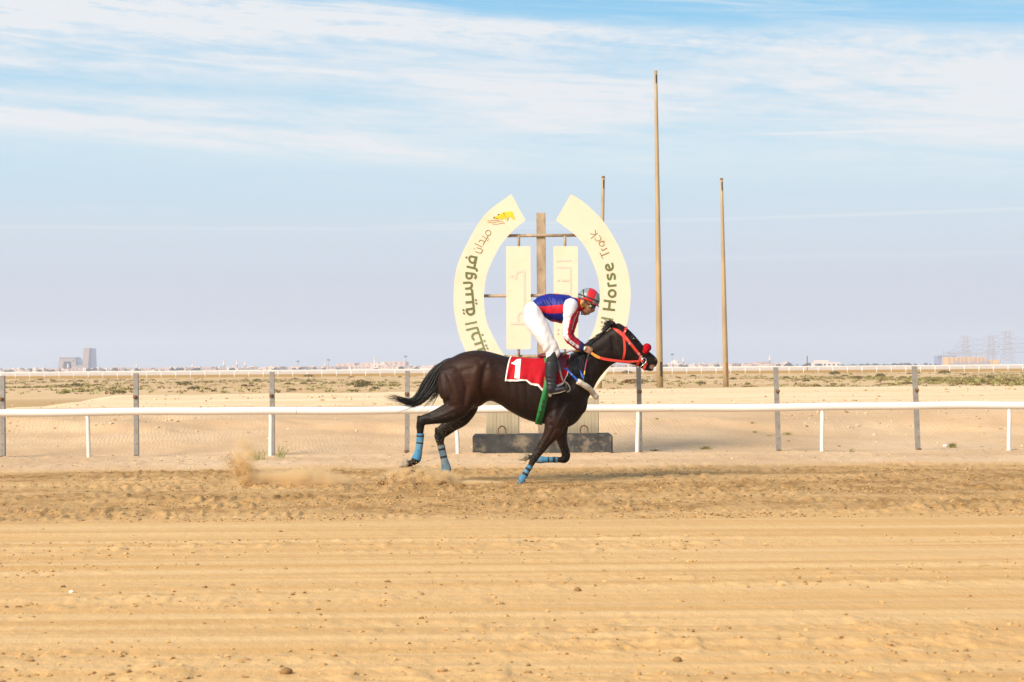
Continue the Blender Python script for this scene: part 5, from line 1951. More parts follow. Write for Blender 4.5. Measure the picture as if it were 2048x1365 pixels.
mg = Geo()
rr = np.random.default_rng(11)
crest = catmull(np.array([C1(*p) for p in [(1452, 268), (1425, 290), (1395, 318), (1360, 345), (1320, 372), (1285, 398), (1250, 424), (1215, 448), (1180, 472)]], float), 10)
for i in range(430):
    f = rr.random()
    c = crest[int(f * (len(crest) - 1))]
    sd_ = -1 if rr.random() < .78 else 1
    p0 = at(c[0], c[1] + 2, YH + rr.normal() * .012)
    # blown back and lying down the neck; longer towards the withers
    L_ = (.07 + .10 * f + .05 * math.sin(f * 19) ** 2) * rr.uniform(.6, 1.15)
    back = np.array([-.75 - .25 * rr.random(), 0, -.30 - .95 * f * rr.random() - .2 * rr.random()])
    if f < .16: back = np.array([-1.0, 0, .15 - .75 * rr.random()])
    back /= np.linalg.norm(back)
    pts = []
    lift = .010 + .012 * rr.random()
    for t in np.linspace(0, 1, 7):
        q = np.array(p0) + back * L_ * t + np.array([0, 0, (.022 if f < .2 else .010) * math.sin(t * 3.1) * rr.random()])
        hit = HB.ray_cast(Vector((q[0], YH + sd_ * 1.5, q[2])), Vector((0, -sd_, 0)))
        if hit[0] is not None and t > .1:
            q[1] = hit[0].y + sd_ * lift
        else:
            q[1] = YH + sd_ * (.012 + .02 * t)
        pts.append(q)
    V, F = pipe(np.array(pts), np.array([1, 1.1, 1, .9, .7, .45, .12]) * .0068 * rr.uniform(.6, 1.2), 3, cap=False)
    mg.add(V, F)
# hanging mane by the withers
for i in range(150):
    x0, y0 = rr.uniform(1172, 1265), 0
    y0 = 480 - (x0 - 1172) * .62
    pts = []
    L_ = rr.uniform(60, 150)
    dx = rr.uniform(-30, 18)
    for t in np.linspace(0, 1, 7):
        q, n_ = on_horse(*C1(x0 + dx * t * t, y0 + 14 + L_ * t), -1, .010 + .008 * math.sin(t * 3))
        pts.append(np.array(q))
    V, F = pipe(np.array(pts), np.array([1, 1.1, 1, .9, .7, .45, .12]) * .0062 * rr.uniform(.6, 1.2), 3, cap=False)
    mg.add(V, F)
# forelock / poll tufts standing up in the wind
for i in range(46):
    x0, y0 = rr.uniform(1428, 1466), rr.uniform(266, 290)
    p0 = np.array(at(*C1(x0, y0 + 8), YH + rr.normal() * .02))
    tip_ = np.array(at(*C1(x0 - rr.uniform(14, 62), y0 + rr.uniform(-22, 16)), YH + rr.normal() * .03))
    t = np.linspace(0, 1, 6)[:, None]
    C = p0 + (tip_ - p0) * t + np.array([0, 0, .018]) * np.sin(t * 3.1)
    V, F = pipe(C, np.array([1, 1, .9, .7, .4, .1]) * .006 * rr.uniform(.6, 1.2), 3, cap=False)
    mg.add(V, F)
mg.make('mane', M['hair'], horse, smooth=True, normals=False)

# ================================================================== TACK
# torso surface in closed form: station f along the spine, angle a (0 = top, positive towards the near side)
TX = TD[:, 0]


def skin(x, a, off=0.0):
    """point of the barrel at world x; a in radians from the top of the back, negative Y for a > 0"""
    j = int(np.clip(np.searchsorted(TX, x) - 1, 0, len(TX) - 2))
    f = (x - TX[j]) / (TX[j + 1] - TX[j])
    c = TD[j] * (1 - f) + TD[j + 1] * f
    h, hw = math.hypot(c[3], c[4]) + off, c[5] + off
    e = 2 / 2.3
    cs, sn = math.cos(a), math.sin(a)
    return Vector((x, YH - math.copysign(abs(sn) ** e, sn) * hw, c[2] + math.copysign(abs(cs) ** e, cs) * h))


def ang_of(x, z, off=0.0):
    """angle whose skin point has height z (near side)"""
    lo_, hi_ = 0.0, math.pi
    for _ in range(30):
        m_ = (lo_ + hi_) / 2
        if skin(x, m_, off).z > z: lo_ = m_
        else: hi_ = m_
    return lo_


def out_to_coat(p, off):
    """push a point outward so that it lies off the fused coat as well"""
    c = Vector((p.x, YH, at(1024, 737, YH).z))
    sgn = -1 if p.y < YH else 1
    hit = HB.ray_cast(Vector((p.x, YH + sgn * 2, p.z)), Vector((0, -sgn, 0)))
    if hit[0] is not None and abs(hit[0].y - YH) + off > abs(p.y - YH):
        return Vector((p.x, hit[0].y + sgn * off, p.z))
    return p


# saddle cloth: outline on the near flank from the photograph, the far flank mirrored
cl_top = [C2(*p) for p in [(118, 822), (200, 835), (300, 848), (430, 855), (560, 860), (690, 868)]]
cl_bot = [C2(*p) for p in [(48, 1088), (150, 1090), (258, 1086), (300, 1120), (370, 1138), (412, 1185), (470, 1175), (560, 1145), (612, 1120), (662, 1015)]]
cl_left = (118, 48)
OFFC = .016
NU, NV = 116, 100
bx = np.array([p[0] for p in cl_bot]); by = np.array([p[1] for p in cl_bot])
V, F, fm = [], [], []
for i in range(NU + 1):
    u = i / NU
    pxb = np.interp(u, [0, 1], [bx[0], bx[-1]])
    pyb = np.interp(pxb, bx, by)
    pxt = np.interp(u, [0, 1], [C2(112, 0)[0], C2(694, 0)[0]])
    xb, xt = at(pxb, pyb, YH - .25), at(pxt, 720, YH)
    amax = ang_of(xb.x, xb.z, OFFC)
    for j in range(NV + 1):
        v = j / NV * 2 - 1
        a = v * amax
        f = abs(v)
        x = xt.x * (1 - f) + xb.x * f
        # folds of the cloth
        rip = .010 * math.sin(u * 21 + 2.2 * f + 2 * math.sin(f * 3)) * SS(.25, .9, f) + .006 * math.sin(u * 43 + 7 * f + 3 * math.sin(u * 9)) * SS(.3, 1, f) + .006 * SS(.8, 1, f) * math.sin(u * 13)
        p = skin(x, a, OFFC + float(rip))
        p = out_to_coat(p, .011 + .006 * math.sin(u * 27 + 4 * f) * f)
        V.append(p[:])
for i in range(NU):
    for j in range(NV):
        F.append((i * (NV + 1) + j, i * (NV + 1) + j + 1, (i + 1) * (NV + 1) + j + 1, (i + 1) * (NV + 1) + j))
        edge = (i < 2) or (j < 2) or (j > NV - 3) or (i > NU - 2)
        fm.append(1 if edge else 0)
n0 = len(V)
# a thickness for the cloth
Vin = [(v[0], YH + (v[1] - YH) * .985, v[2] - .004) for v in V]
cl = mk('saddle_cloth', V, F, [M['red_fabric'], M['cloth_white']], origin=(at(1050, 720, YH).x, YH, at(1050, 720, YH).z), fm=fm)
sm = cl.modifiers.new('thickness', 'SOLIDIFY'); sm.thickness = .007; sm.offset = -1
tag(cl, 'red saddle cloth with a white border and a white number on the horse', 'saddle cloth')
CLB = BVHTree.FromPolygons([Vector(v) for v in V], F)


def on_cloth(px, py, lift, bvh=None):
    p = at(px, py, YH - .27)
    o_ = Vector((p.x, YH - 2, p.z))
    best = None
    for b in ([bvh] if bvh else [CLB, HB]):
        h_ = b.ray_cast(o_, Vector((0, 1, 0)))
        if h_[0] is not None and (best is None or h_[0].y < best.y): best = h_[0]
    if best is None: best = HB.find_nearest(p)[0]
    return Vector((p.x, best.y - lift, p.z))


def decal(poly, lift, name, m, parent, cuts=5):
    b = bmesh.new()
    vs = [b.verts.new((x, y, 0)) for x, y in poly]
    b.faces.new(vs)
    bmesh.ops.triangulate(b, faces=b.faces[:])
    for _ in range(cuts):
        es = [e for e in b.edges if e.calc_length() > 2.2]
        if not es: break
        bmesh.ops.subdivide_edges(b, edges=es, cuts=1)
        bmesh.ops.triangulate(b, faces=b.faces[:])
    b.verts.index_update()
    V = [on_cloth(v.co.x, v.co.y, lift)[:] for v in b.verts]
    F = [[v.index for v in f.verts] for f in b.faces]
    b.free()
    return mk(name, V, F, m, parent)


decal([C2(*p) for p in [(165, 871), (206, 867), (200, 930), (195, 1000), (189, 1062), (138, 1057), (146, 1000), (152, 930), (112, 915), (108, 908), (135, 897)]], .006, 'number_one', M['cloth_white'], cl)

# saddle with girth, stirrups
sad = thing('racing_saddle', 'small maroon racing saddle with green girth under the jockey', 'saddle', (at(1110, 712, YH).x, YH, at(1110, 712, YH).z))
g = Geo()
V, F = [], []
NU2, NV2 = 26, 30
for i in range(NU2 + 1):
    u = i / NU2
    px = C2(500 + 150 * u, 0)[0]
    py_flap = C2(0, 955 + 70 * math.sin(u * 3.14) - 45 * u)[1]
    xb = at(px, py_flap, YH - .26)
    amax = ang_of(xb.x, xb.z, .03)
    for j in range(NV2 + 1):
        v = j / NV2 * 2 - 1
        lift = .030 + .030 * (1 - abs(v)) ** 2 * (1 if .2 < u < .8 else .7) + .012 * SS(.78, 1, u) * (1 - abs(v))
        V.append(out_to_coat(skin(xb.x, v * amax, lift), .028)[:])
for i in range(NU2):
    for j in range(NV2):
        F.append((i * (NV2 + 1) + j, i * (NV2 + 1) + j + 1, (i + 1) * (NV2 + 1) + j + 1, (i + 1) * (NV2 + 1) + j))
o = mk('saddle_flap', V, F, M['saddle'], sad)
sm = o.modifiers.new('thickness', 'SOLIDIFY'); sm.thickness = .012; sm.offset = -1
V, F = ellipsoid(at(*C2(500, 838), YH) + Vector((.02, 0, .0)), (.19, .14, .040), 20, 10)
mk('seat', V, F, M['saddle'], sad)
SADB = None


def girth_band(line, wpx, off, name, m, parent, full=True):
    """band round the barrel: line = near-side centre line in px from top to bottom"""
    pts = []
    for px, py in line:
        p = at(px, py, YH - .25)
        pts.append((p.x, p.z))
    pts = np.array(pts)
    zs = pts[:, 1]
    n = 90
    AXZ = at(1090, 775, YH).z
    wd = wpx * mp(YH) / 2
    V, F = [], []
    amax = None
    ztop, zbot = zs.max(), zs.min()
    for i in range(n + 1):
        v = i / n * 2 - 1
        # height along the flank as a function of v
        aa = v * math.pi
        z_here = None
        x = np.interp(0, [0], [pts[0, 0]])
        p = skin(pts[0, 0], aa, off)
        for _ in range(4):
            x = float(np.interp(-p.z, -zs, pts[:, 0]))
            p = skin(x, aa, off)
        for s in (-1, 1):
            q = skin(x + s * wd, aa, off)
            ax = Vector((q.x, YH, AXZ))
            dr = (q - ax).normalized()
            best = (q - ax).length if abs(aa) > 2.2 or abs(aa) < .9 else 0
            for bv_, of_ in ((HB, .009), (CLB, .012)):
                h_ = bv_.ray_cast(ax + dr * 1.2, -dr)
                if h_[0] is not None: best = max(best, (h_[0] - ax).length + of_) if bv_ is CLB or best == 0 else (h_[0] - ax).length + of_
            base_ = (q - ax).length
            best = min(max(best, base_ - .012), base_ + (.030 if abs(aa) < 1.8 else .004))
            V.append((ax + dr * best)[:])
    for i in range(n):
        F.append((2 * i, 2 * i + 1, 2 * i + 3, 2 * i + 2))
    o = mk(name, V, F, m, parent)
    sm = o.modifiers.new('thickness', 'SOLIDIFY'); sm.thickness = .006; sm.offset = 1
    return o, V, F


go, gV, gF = girth_band([C1(1036, 470), C1(1050, 560), C1(1037, 655), C1(1010, 770), C1(986, 884)], 13.5, .014, 'girth', M['green_web'], sad)
GB = BVHTree.FromPolygons([Vector(v) for v in gV], gF)
# black stitched mark on the girth
g = Geo()
def mark(line, w_):
    P = catmull(np.array(line, float), 4)
    pts = [np.array(on_cloth(*C4(*p), .010, None)) for p in P]
    q = []
    for p, pp in zip(pts, P):
        h_ = GB.ray_cast(Vector((p[0], YH - 2, p[2])), Vector((0, 1, 0)))
        if h_[0] is not None: p[1] = h_[0].y - .009
        q.append(p)
    V, F = pipe(np.array(q), w_, 5, flat=1)
    g.add(V, F)
for ln in ([(672, 128), (660, 170), (650, 215), (640, 260), (622, 310), (606, 360), (588, 415)], [(640, 150), (668, 160), (692, 148)], [(628, 205), (655, 218), (684, 206)], [(600, 268), (632, 285), (662, 272)], [(655, 130), (680, 140)], [(660, 185), (640, 195)], [(585, 392), (600, 400)]):
    mark(ln, .0052)
g.make('stitched_mark', M['black_print'], sad, smooth=True)


def strap(line, widths, name, m, parent, side_=-1, lift=.006, thick=.006, free=False, Y=None, sub=5):
    """flat strap lying on the coat along photo points"""
    P = catmull(np.array([(*p, w_) for p, w_ in zip(line, widths)], float), sub)
    C, N_ = [], []
    for px, py, w_ in P:
        if free:
            yy = Y(px) if callable(Y) else Y
            C.append(np.array(at(px, py, yy))); N_.append(np.array((0, side_, 0.0)))
        else:
            q, n_ = on_horse(px, py, side_, lift)
            C.append(np.array(q)); N_.append(np.array(n_))
    C, N_ = np.array(C), np.array(N_)
    if not free and len(C) > 4:
        for _ in range(2):
            C[1:-1] = (C[:-2] + 2 * C[1:-1] + C[2:]) / 4
            N_[1:-1] = N_[:-2] + 2 * N_[1:-1] + N_[2:]
        N_ /= np.linalg.norm(N_, axis=1)[:, None]
    T = np.gradient(C, axis=0); T /= np.linalg.norm(T, axis=1)[:, None] + 1e-9
    B = np.cross(T, N_); B /= np.linalg.norm(B, axis=1)[:, None] + 1e-9
    hw = P[:, 2] * mp(YH) / 2
    V, F = [], []
    for c, b, n_, h in zip(C, B, N_, hw):
        V += [c - b * h, c + b * h, c + b * h * .9 + n_ * thick, c - b * h * .9 + n_ * thick]
    for i in range(len(C) - 1):
        for s in range(4):
            F.append((i * 4 + s, i * 4 + (s + 1) % 4, i * 4 + 4 + (s + 1) % 4, i * 4 + 4 + s))
    F += [(0, 1, 2, 3), tuple(4 * len(C) - 4 + s for s in range(4))]
    return mk(name, V, F, m, parent, smooth=False)


def path_on(line, side_, lift, sub=5):
    P = catmull(np.array(line, float), sub)
    C = np.array([on_horse(p[0], p[1], side_, lift)[0][:] for p in P])
    if len(C) > 4:
        for _ in range(3): C[1:-1] = (C[:-2] + 2 * C[1:-1] + C[2:]) / 4
    return C


k6 = 1 / 6.825
bri = thing('bridle', 'orange red bridle with a red fleece noseband on the horse head', 'bridle', at(*C1(1560, 420), YH))
for s in (-1, 1):
    strap([C6(*p) for p in [(588, 182), (650, 226), (720, 285), (780, 350), (840, 420), (905, 500), (962, 572)]], [w_ * k6 for w_ in (16, 46, 52, 42, 40, 38, 36)], 'cheekpiece', M['strap_red'], bri, s, .005)
    strap([C6(*p) for p in [(722, 300), (736, 390), (738, 500), (718, 606)]], [w_ * k6 for w_ in (28, 32, 32, 26)], 'throat_strap', M['strap_red'], bri, s, .004)
    strap([C6(*p) for p in [(728, 262), (744, 222), (762, 180), (770, 168)]], [w_ * k6 for w_ in (30, 32, 34, 34)], 'browband', M['strap_red'], bri, s, .005)
    strap([C6(*p) for p in [(960, 590), (936, 640), (908, 690), (900, 715)]], [w_ * k6 for w_ in (40, 34, 28, 20)], 'bit_guard', M['strap_red'], bri, s, .006)
    strap([C6(*p) for p in [(930, 600), (968, 612), (985, 640)]], [w_ * k6 for w_ in (52, 62, 40)], 'bit_guard', M['strap_red'], bri, s, .010)
    strap([C6(*p) for p in [(1050, 655), (1022, 690), (1008, 728), (1030, 752)]], [w_ * k6 for w_ in (24, 34, 34, 24)], 'chin_strap', M['strap_red'], bri, s, .006)
    for bx_, by_ in ((805, 392), (935, 530), (968, 570)):
        q, n_ = on_horse(*C6(bx_, by_), s, .012)
        Geo().box(q, (.020, .008, .026), 0, .003).make('buckle', M['steel'], bri)
    q, n_ = on_horse(*C6(745, 232), s, .012)
    Geo().box(q, (.012, .006, .012), 0, .002).make('buckle', M['cloth_white'], bri)
    q, n_ = on_horse(*C6(1004, 622), s, .018)
    th = np.linspace(0, 6.283, 20, endpoint=False)
    V, F = pipe(np.array([(q.x + .029 * math.cos(a), q.y, q.z + .033 * math.sin(a)) for a in th]), .0055, 8, close=True)
    mk('bit_ring', V, F, M['steel'], bri)
    C = path_on([C6(1020, 660), C6(985, 690), C6(940, 712)], s, .012)
    V, F = pipe(C, .0055, 8); mk('curb_chain', V, F, M['steel'], bri)
# poll strap joining both cheekpieces and the browband across the forehead
for (x, y), wd in (((590, 182), 16), ((768, 168), 34)):
    a, _n = on_horse(*C6(x, y), -1, .008); b, _n = on_horse(*C6(x, y), 1, .008)
    pts = []
    for t in np.linspace(0, 1, 9):
        p = a.lerp(b, t)
        up = Vector((.6, 0, 1)).normalized() if x > 700 else Vector((-.1, 0, 1)).normalized()
        h_ = HB.ray_cast(p + up * .6, -up)
        pts.append(np.array((h_[0] + up * .006) if h_[0] is not None else p))
    C = np.array(pts)
    wv_ = np.array([.75, 0, -.65]) if x > 700 else np.array([1.0, 0, 0])
    h = wd * k6 * mp(YH) / 2
    V, F = [], []
    for c in C:
        V += [c - wv_ * h, c + wv_ * h]
    for i in range(len(C) - 1): F.append((2 * i, 2 * i + 1, 2 * i + 3, 2 * i + 2))
    o = mk('headpiece' if x < 700 else 'browband', V, F, M['strap_red'], bri)
    sm = o.modifiers.new('thickness', 'SOLIDIFY'); sm.thickness = .005
# fleece noseband: a fat roll over the nose
a, _n = on_horse(*C6(1000, 535), -1, .012); b, _n = on_horse(*C6(1000, 535), 1, .012)
top = at(*C6(1050, 455), YH)
pts = catmull(np.array([a[:], (a.lerp(top, .55) + Vector((.006, -.030, .012)))[:], (top + Vector((0, -.030, .004)))[:], (top + Vector((0, .030, .004)))[:], (b.lerp(top, .55) + Vector((.006, .030, .012)))[:], b[:]]), 6)
t = np.linspace(0, 1, len(pts))
V, F = pipe(pts, .016 + .034 * np.sin(t * math.pi) ** .55, 18)
V = np.array(V)
V += (rng.random(V.shape) - .5) * .006
fl = mk('fleece_noseband', V, F, M['fleece_red'], bri)
fz = Geo()
for i in range(0):
    j = rng.integers(0, len(V)); p = V[j]; ci = min(len(pts) - 1, j // 18)
    d = p - pts[ci]; d = d / (np.linalg.norm(d) + 1e-9) + rng.normal(size=3) * .45; d /= np.linalg.norm(d)
    s_ = np.cross(d, rng.normal(size=3)); s_ /= np.linalg.norm(s_) + 1e-9
    fz.add([p - s_ * .0022, p + s_ * .0022, p + d * .010], [(0, 1, 2)])

# reins: from the bit to the hands, then the loose loop behind them
HANDN = C2(862, 790)
rein = thing('reins', 'red and tan leather reins running from the bit to the jockey hands', 'reins', at(*HANDN, YH - .1))


def neck_y(s):
    def f(px):
        return YH + s * .125
    return f


for s in (-1, 1):
    yb_ = on_horse(*C6(960, 625), s, .02)[0].y
    def yfun(px, s=s, yb_=yb_):
        t = (px - C6(300, 0)[0]) / (C6(935, 0)[0] - C6(300, 0)[0])
        t = min(1, max(0, t))
        m_ = YH + s * (.165 - .035 * t)
        return (m_ * (1 - t ** 3) + yb_ * t ** 3)
    strap([C6(*p) for p in [(400, 586), (500, 610), (650, 630), (800, 641), (940, 632)]], [w_ * k6 for w_ in (36, 36, 35, 32, 26)], 'rein_grip', M['strap_red'], rein, s, thick=.005, free=True, Y=yfun)
    strap([C6(*p) for p in [(290, 520), (330, 548), (370, 572), (405, 588)]], [w_ * k6 for w_ in (34, 38, 38, 36)], 'rein_leather', M['strap_orange'], rein, s, thick=.006, free=True, Y=yfun)
C = catmull(np.array([at(*C2(610, 848), YH - .10)[:], at(*C2(640, 815), YH - .14)[:], at(*C2(690, 792), YH - .16)[:], at(*C2(740, 792), YH - .16)[:], at(*C2(790, 790), YH - .15)[:]]), 6)
V, F = pipe(C, .013, 8, flat=.45); mk('rein_loop', V, F, M['strap_tan'], rein)
C = catmull(np.array([at(*C2(740, 800), YH - .14)[:], at(*C2(780, 778), YH - .02)[:], at(*C2(800, 772), YH + .10)[:]]), 6)
V, F = pipe(C, .011, 8, flat=.45); mk('rein_loop', V, F, M['strap_tan'], rein)

# breastplate: blue straps and white fleece across the chest
bp = thing('breastplate', 'blue strap breastplate with a white fleece pad across the horse chest', 'breastplate', at(*C2(850, 1150), YH))
for s in (-1, 1):
    strap([C2(*p) for p in [(598, 968), (640, 972), (690, 1022), (752, 1088)]], [3.2, 3.6, 3.8, 3.8], 'shoulder_strap', M['blue_strap'], bp, s, .020, .006)
    strap([C2(*p) for p in [(762, 958), (782, 1002), (806, 1058)]], [2.6, 3.2, 3.2], 'neck_strap', M['blue_strap'], bp, s, .006, .006)
    q, n_ = on_horse(*C2(690, 1026), s, .03)
    Geo().box(q, (.018, .008, .018), 0, .003).make('buckle', M['steel'], bp)
pad_px = [(745, 1090), (790, 1112), (840, 1142), (885, 1182), (925, 1222)]
cn = path_on([C2(*p) for p in pad_px], -1, .022, 4)
cf = path_on([C2(*p) for p in pad_px], 1, .022, 4)
front = at(*C2(945, 1248), YH)
fr = np.array([(front + Vector((-.012, -.085, .022)))[:], (front + Vector((.0, -.03, .0)))[:], (front + Vector((.0, .03, .0)))[:], (front + Vector((-.012, .085, .022)))[:]])
full = np.vstack([cn, fr, cf[::-1]])
for _ in range(3): full[1:-1] = (full[:-2] + 2 * full[1:-1] + full[2:]) / 4
full = catmull(full, 3)
t = np.linspace(0, 1, len(full))
V, F = pipe(full, .033 + .006 * np.sin(t * 40) * .3, 16)
V = np.array(V) + (rng.random((len(V), 3)) - .5) * .004
mk('fleece_pad', V, F, M['fleece_white'], bp)

# ================================================================== THE JOCKEY
u2 = 4.8765
k2 = mp(YH) / u2                      # metres per C2 unit


def fist(gq, wrist, knuck, Y, s):
    """hand closed round the rein: palm, four bent fingers, thumb lying on top (s = -1 near hand)"""
    a, b = np.array(at(*wrist, Y)), np.array(at(*knuck, Y))
    d = (b - a) / np.linalg.norm(b - a)
    up = np.array([-d[2], 0, d[0]])
    inn = np.array([0, -s, 0.0])
    gq.add(*limb([a, (a + b) / 2, b], [.026, .036, .039], [.020, .017, .015], 14))
    for kf in range(4):
        o_ = up * (.029 - .0195 * kf)
        L_ = (.036, .040, .038, .031)[kf]
        k0 = b + o_ - d * .012 - inn * .004
        k1 = b + o_ + d * L_ * .62 + inn * .002
        k2_ = k1 + inn * .024 - d * .004 - up * .004
        k3 = k2_ - d * .030 + inn * .006
        r_ = (.0095, .0100, .0096, .0082)[kf]
        gq.add(*limb([k0, k1 - d * .004, k1 + inn * .006, k2_, k3], [r_, r_, r_ * .96, r_ * .92, r_ * .8], [r_] * 4 + [r_ * .8], 10, 4))
    t0 = a + d * .018 + up * .026 + inn * .008
    gq.add(*limb([t0, t0 + d * .034 + up * .012 + inn * .006, t0 + d * .062 + up * .010 + inn * .004], [.0125, .0105, .0080], [.0125, .0105, .0080], 10, 4))


SKY_Y = {'near': dict(sh=YH - .175, el=YH - .235, ha=YH - .150, hip=YH - .105, kn=YH - .285, an=YH - .345),
         'far': dict(sh=YH + .175, el=YH + .235, ha=YH + .150, hip=YH + .105, kn=YH + .285, an=YH + .345)}
hand_px = {'near': (C2(812, 766), C2(876, 790)), 'far': (C2(826, 762), C2(888, 786))}
arm_rows = {'near': [(690, 352, 150), (682, 405, 140), (668, 475, 108), (656, 560, 90), (652, 615, 82), (664, 660, 84), (702, 700, 82), (748, 735, 76), (775, 752, 66)],
            'far': [(712, 345, 130), (722, 405, 112), (720, 470, 92), (700, 560, 76), (686, 618, 72), (694, 660, 74), (730, 698, 74), (770, 730, 70), (790, 746, 64)]}
leg_rows = {'near': [(316, 412, 186), (334, 480, 208), (384, 565, 205), (438, 662, 178), (484, 738, 150), (512, 792, 136), (514, 832, 130)],
            'far': [(316, 412, 180), (334, 480, 196), (384, 565, 190), (438, 662, 164), (486, 738, 138), (516, 792, 126), (518, 832, 120)]}
torso_rows = [(322, 306, 388, 410, .150), (360, 274, 420, 448, .165), (430, 243, 482, 496, .175), (510, 236, 552, 513, .188), (600, 239, 624, 518, .205), (680, 255, 694, 482, .200), (735, 275, 748, 420, .150), (772, 302, 772, 395, .085)]


def arm_Y(w_):
    y = SKY_Y[w_]
    return [y['sh'] + (y['el'] - y['sh']) * f for f in (0, .25, .5, .8, 1, 1)] + [y['el'] + (y['ha'] - y['el']) * f for f in (.35, .75, .95)]


def leg_Y(w_):
    y = SKY_Y[w_]
    return [y['hip'] + (y['kn'] - y['hip']) * f for f in (0, .25, .55, .85, 1, 1)] + [y['kn'] + (y['an'] - y['kn']) * .15]


jock = thing('person', 'jockey in blue and red silks and white breeches crouching over the saddle', 'person', at(*C2(500, 850), YH))
G = Geo()
rows = [(a, b + 8, c, d - 8, h - .012) for a, b, c, d, h in torso_rows]
_, v_ = loft_tb(C2, rows, YH, 28, 5, 2.1); G.add(*v_)
G.add(*ellipsoid(at(*C2(312, 415), YH), (.095, .155, .105)))
P, Ra, Rb = loft_pts(C2, [(740, 330, 110), (790, 345, 96), (822, 340, 100)], YH, u2, .95); G.add(*limb(P, Ra, Rb, 16))
kH = mp(YH) / 15.167
tilt = Matrix.Rotation(math.radians(28), 3, 'Y')
G.add(*ellipsoid(at(*CH(690, 610), YH), (.105, .076, .100), 20, 14, tilt))
G.add(*ellipsoid(at(*CH(715, 800), YH), (.082, .064, .095), 20, 14, tilt))
G.add(*ellipsoid(at(*CH(630, 945), YH), (.058, .052, .046), 16, 10, tilt))
G.add(*ellipsoid(at(*CH(600, 1030), YH), (.026, .026, .018), 12, 8, tilt))
P = [at(*CH(*p), YH)[:] for p in [(880, 780), (885, 860), (858, 945), (800, 960)]]
G.add(*limb(P, [.010, .013, .016, .012], [.009, .012, .018, .014], 12))
G.add(*ellipsoid(at(*CH(722, 1005), YH), (.018, .024, .009), 12, 8, tilt))
G.add(*ellipsoid(at(*CH(690, 1040), YH), (.018, .022, .009), 12, 8, tilt))
for s in (-1, 1):
    G.add(*ellipsoid(at(*CH(745, 870), YH) + Vector((0, s * .040, 0)), (.035, .024, .026), 12, 8, tilt))
    G.add(*ellipsoid(at(*CH(535, 705), YH) + Vector((0, s * .080, 0)), (.019, .012, .032), 12, 8, tilt))
for w_, s in (('near', -1), ('far', 1)):
    P, Ra, Rb = loft_pts(C2, [(x, y, w * .82) for x, y, w in arm_rows[w_]] + [(hand_px[w_][0][0] * 0 + (812 if w_ == 'near' else 826), 766 if w_ == 'near' else 762, 50)], arm_Y(w_) + [SKY_Y[w_]['ha']], u2, 1.0)
    G.add(*limb(P, Ra, Rb, 16))
    fist(G, hand_px[w_][0], hand_px[w_][1], SKY_Y[w_]['ha'], s)
    y = SKY_Y[w_]
    P, Ra, Rb = loft_pts(C2, [(x, y_, w * .80) for x, y_, w in leg_rows[w_]] + [(505, 900, 84), (498, 1000, 84), (502, 1100, 66), (500, 1160, 62)], leg_Y(w_) + [y['an']] * 4, u2, .95)
    G.add(*limb(P, Ra, Rb, 16))
    P, Ra, Rb = loft_pts(C2, [(490, 1172, 64), (545, 1170, 52), (605, 1162, 42), (640, 1158, 28)], y['an'], u2, 1.0)
    G.add(*limb(P, Ra, Rb, 12))
BV, BF, BN = fuse(G, .0062, 3, .5)
body = mk('body', BV, BF, M['skin'], jock, normals=False)

# silks: the jacket body with its stripes
D, (V, F) = loft_tb(C2, torso_rows, YH, 144, 24, 2.1)
V = np.array(V)
th = np.linspace(0, 2 * math.pi, 144, endpoint=False)
nr = len(D)
fm = []
xs_c2 = np.interp(np.arange(nr), np.arange(0, nr, 24)[:len(torso_rows)], [(a + c) / 2 for a, _, c, _, _ in torso_rows])
for i in range(nr - 1):
    for j in range(144):
        f = (1 - math.cos(th[j] + .065)) / 2
        x = xs_c2[i]
        lo_, hi_ = (np.interp(x, [350, 420, 520, 612, 700], [.52, .46, .40, .37, .37]), np.interp(x, [350, 420, 520, 612, 700], [.86, .74, .67, .63, .60]))
        m_ = 1 if (lo_ < f < hi_ or (f > .93 and x > 470) or (f < .012 and 440 < x < 470) or (f < .02 and 540 < x < 585)) else 0
        if x > 752: m_ = 1
        fm.append(m_)
fm += [0] * 288
rad = V[:nr * 144].reshape(nr, 144, 3)
wr = .011 * (fbm(np.tile(np.arange(nr)[:, None] * .085, (1, 144)), np.tile(np.arange(144)[None] * .055, (nr, 1)) + np.arange(nr)[:, None] * .03, 3, 80) - .5)
ctr = rad.mean(1, keepdims=True)
rad = rad + (rad - ctr) / np.linalg.norm(rad - ctr, axis=2, keepdims=True) * wr[..., None] * 2.2
V[:nr * 144] = rad.reshape(-1, 3)
jacket = mk('jacket', V, F, [M['silk_blue'], M['silk_red']], jock, fm=fm)
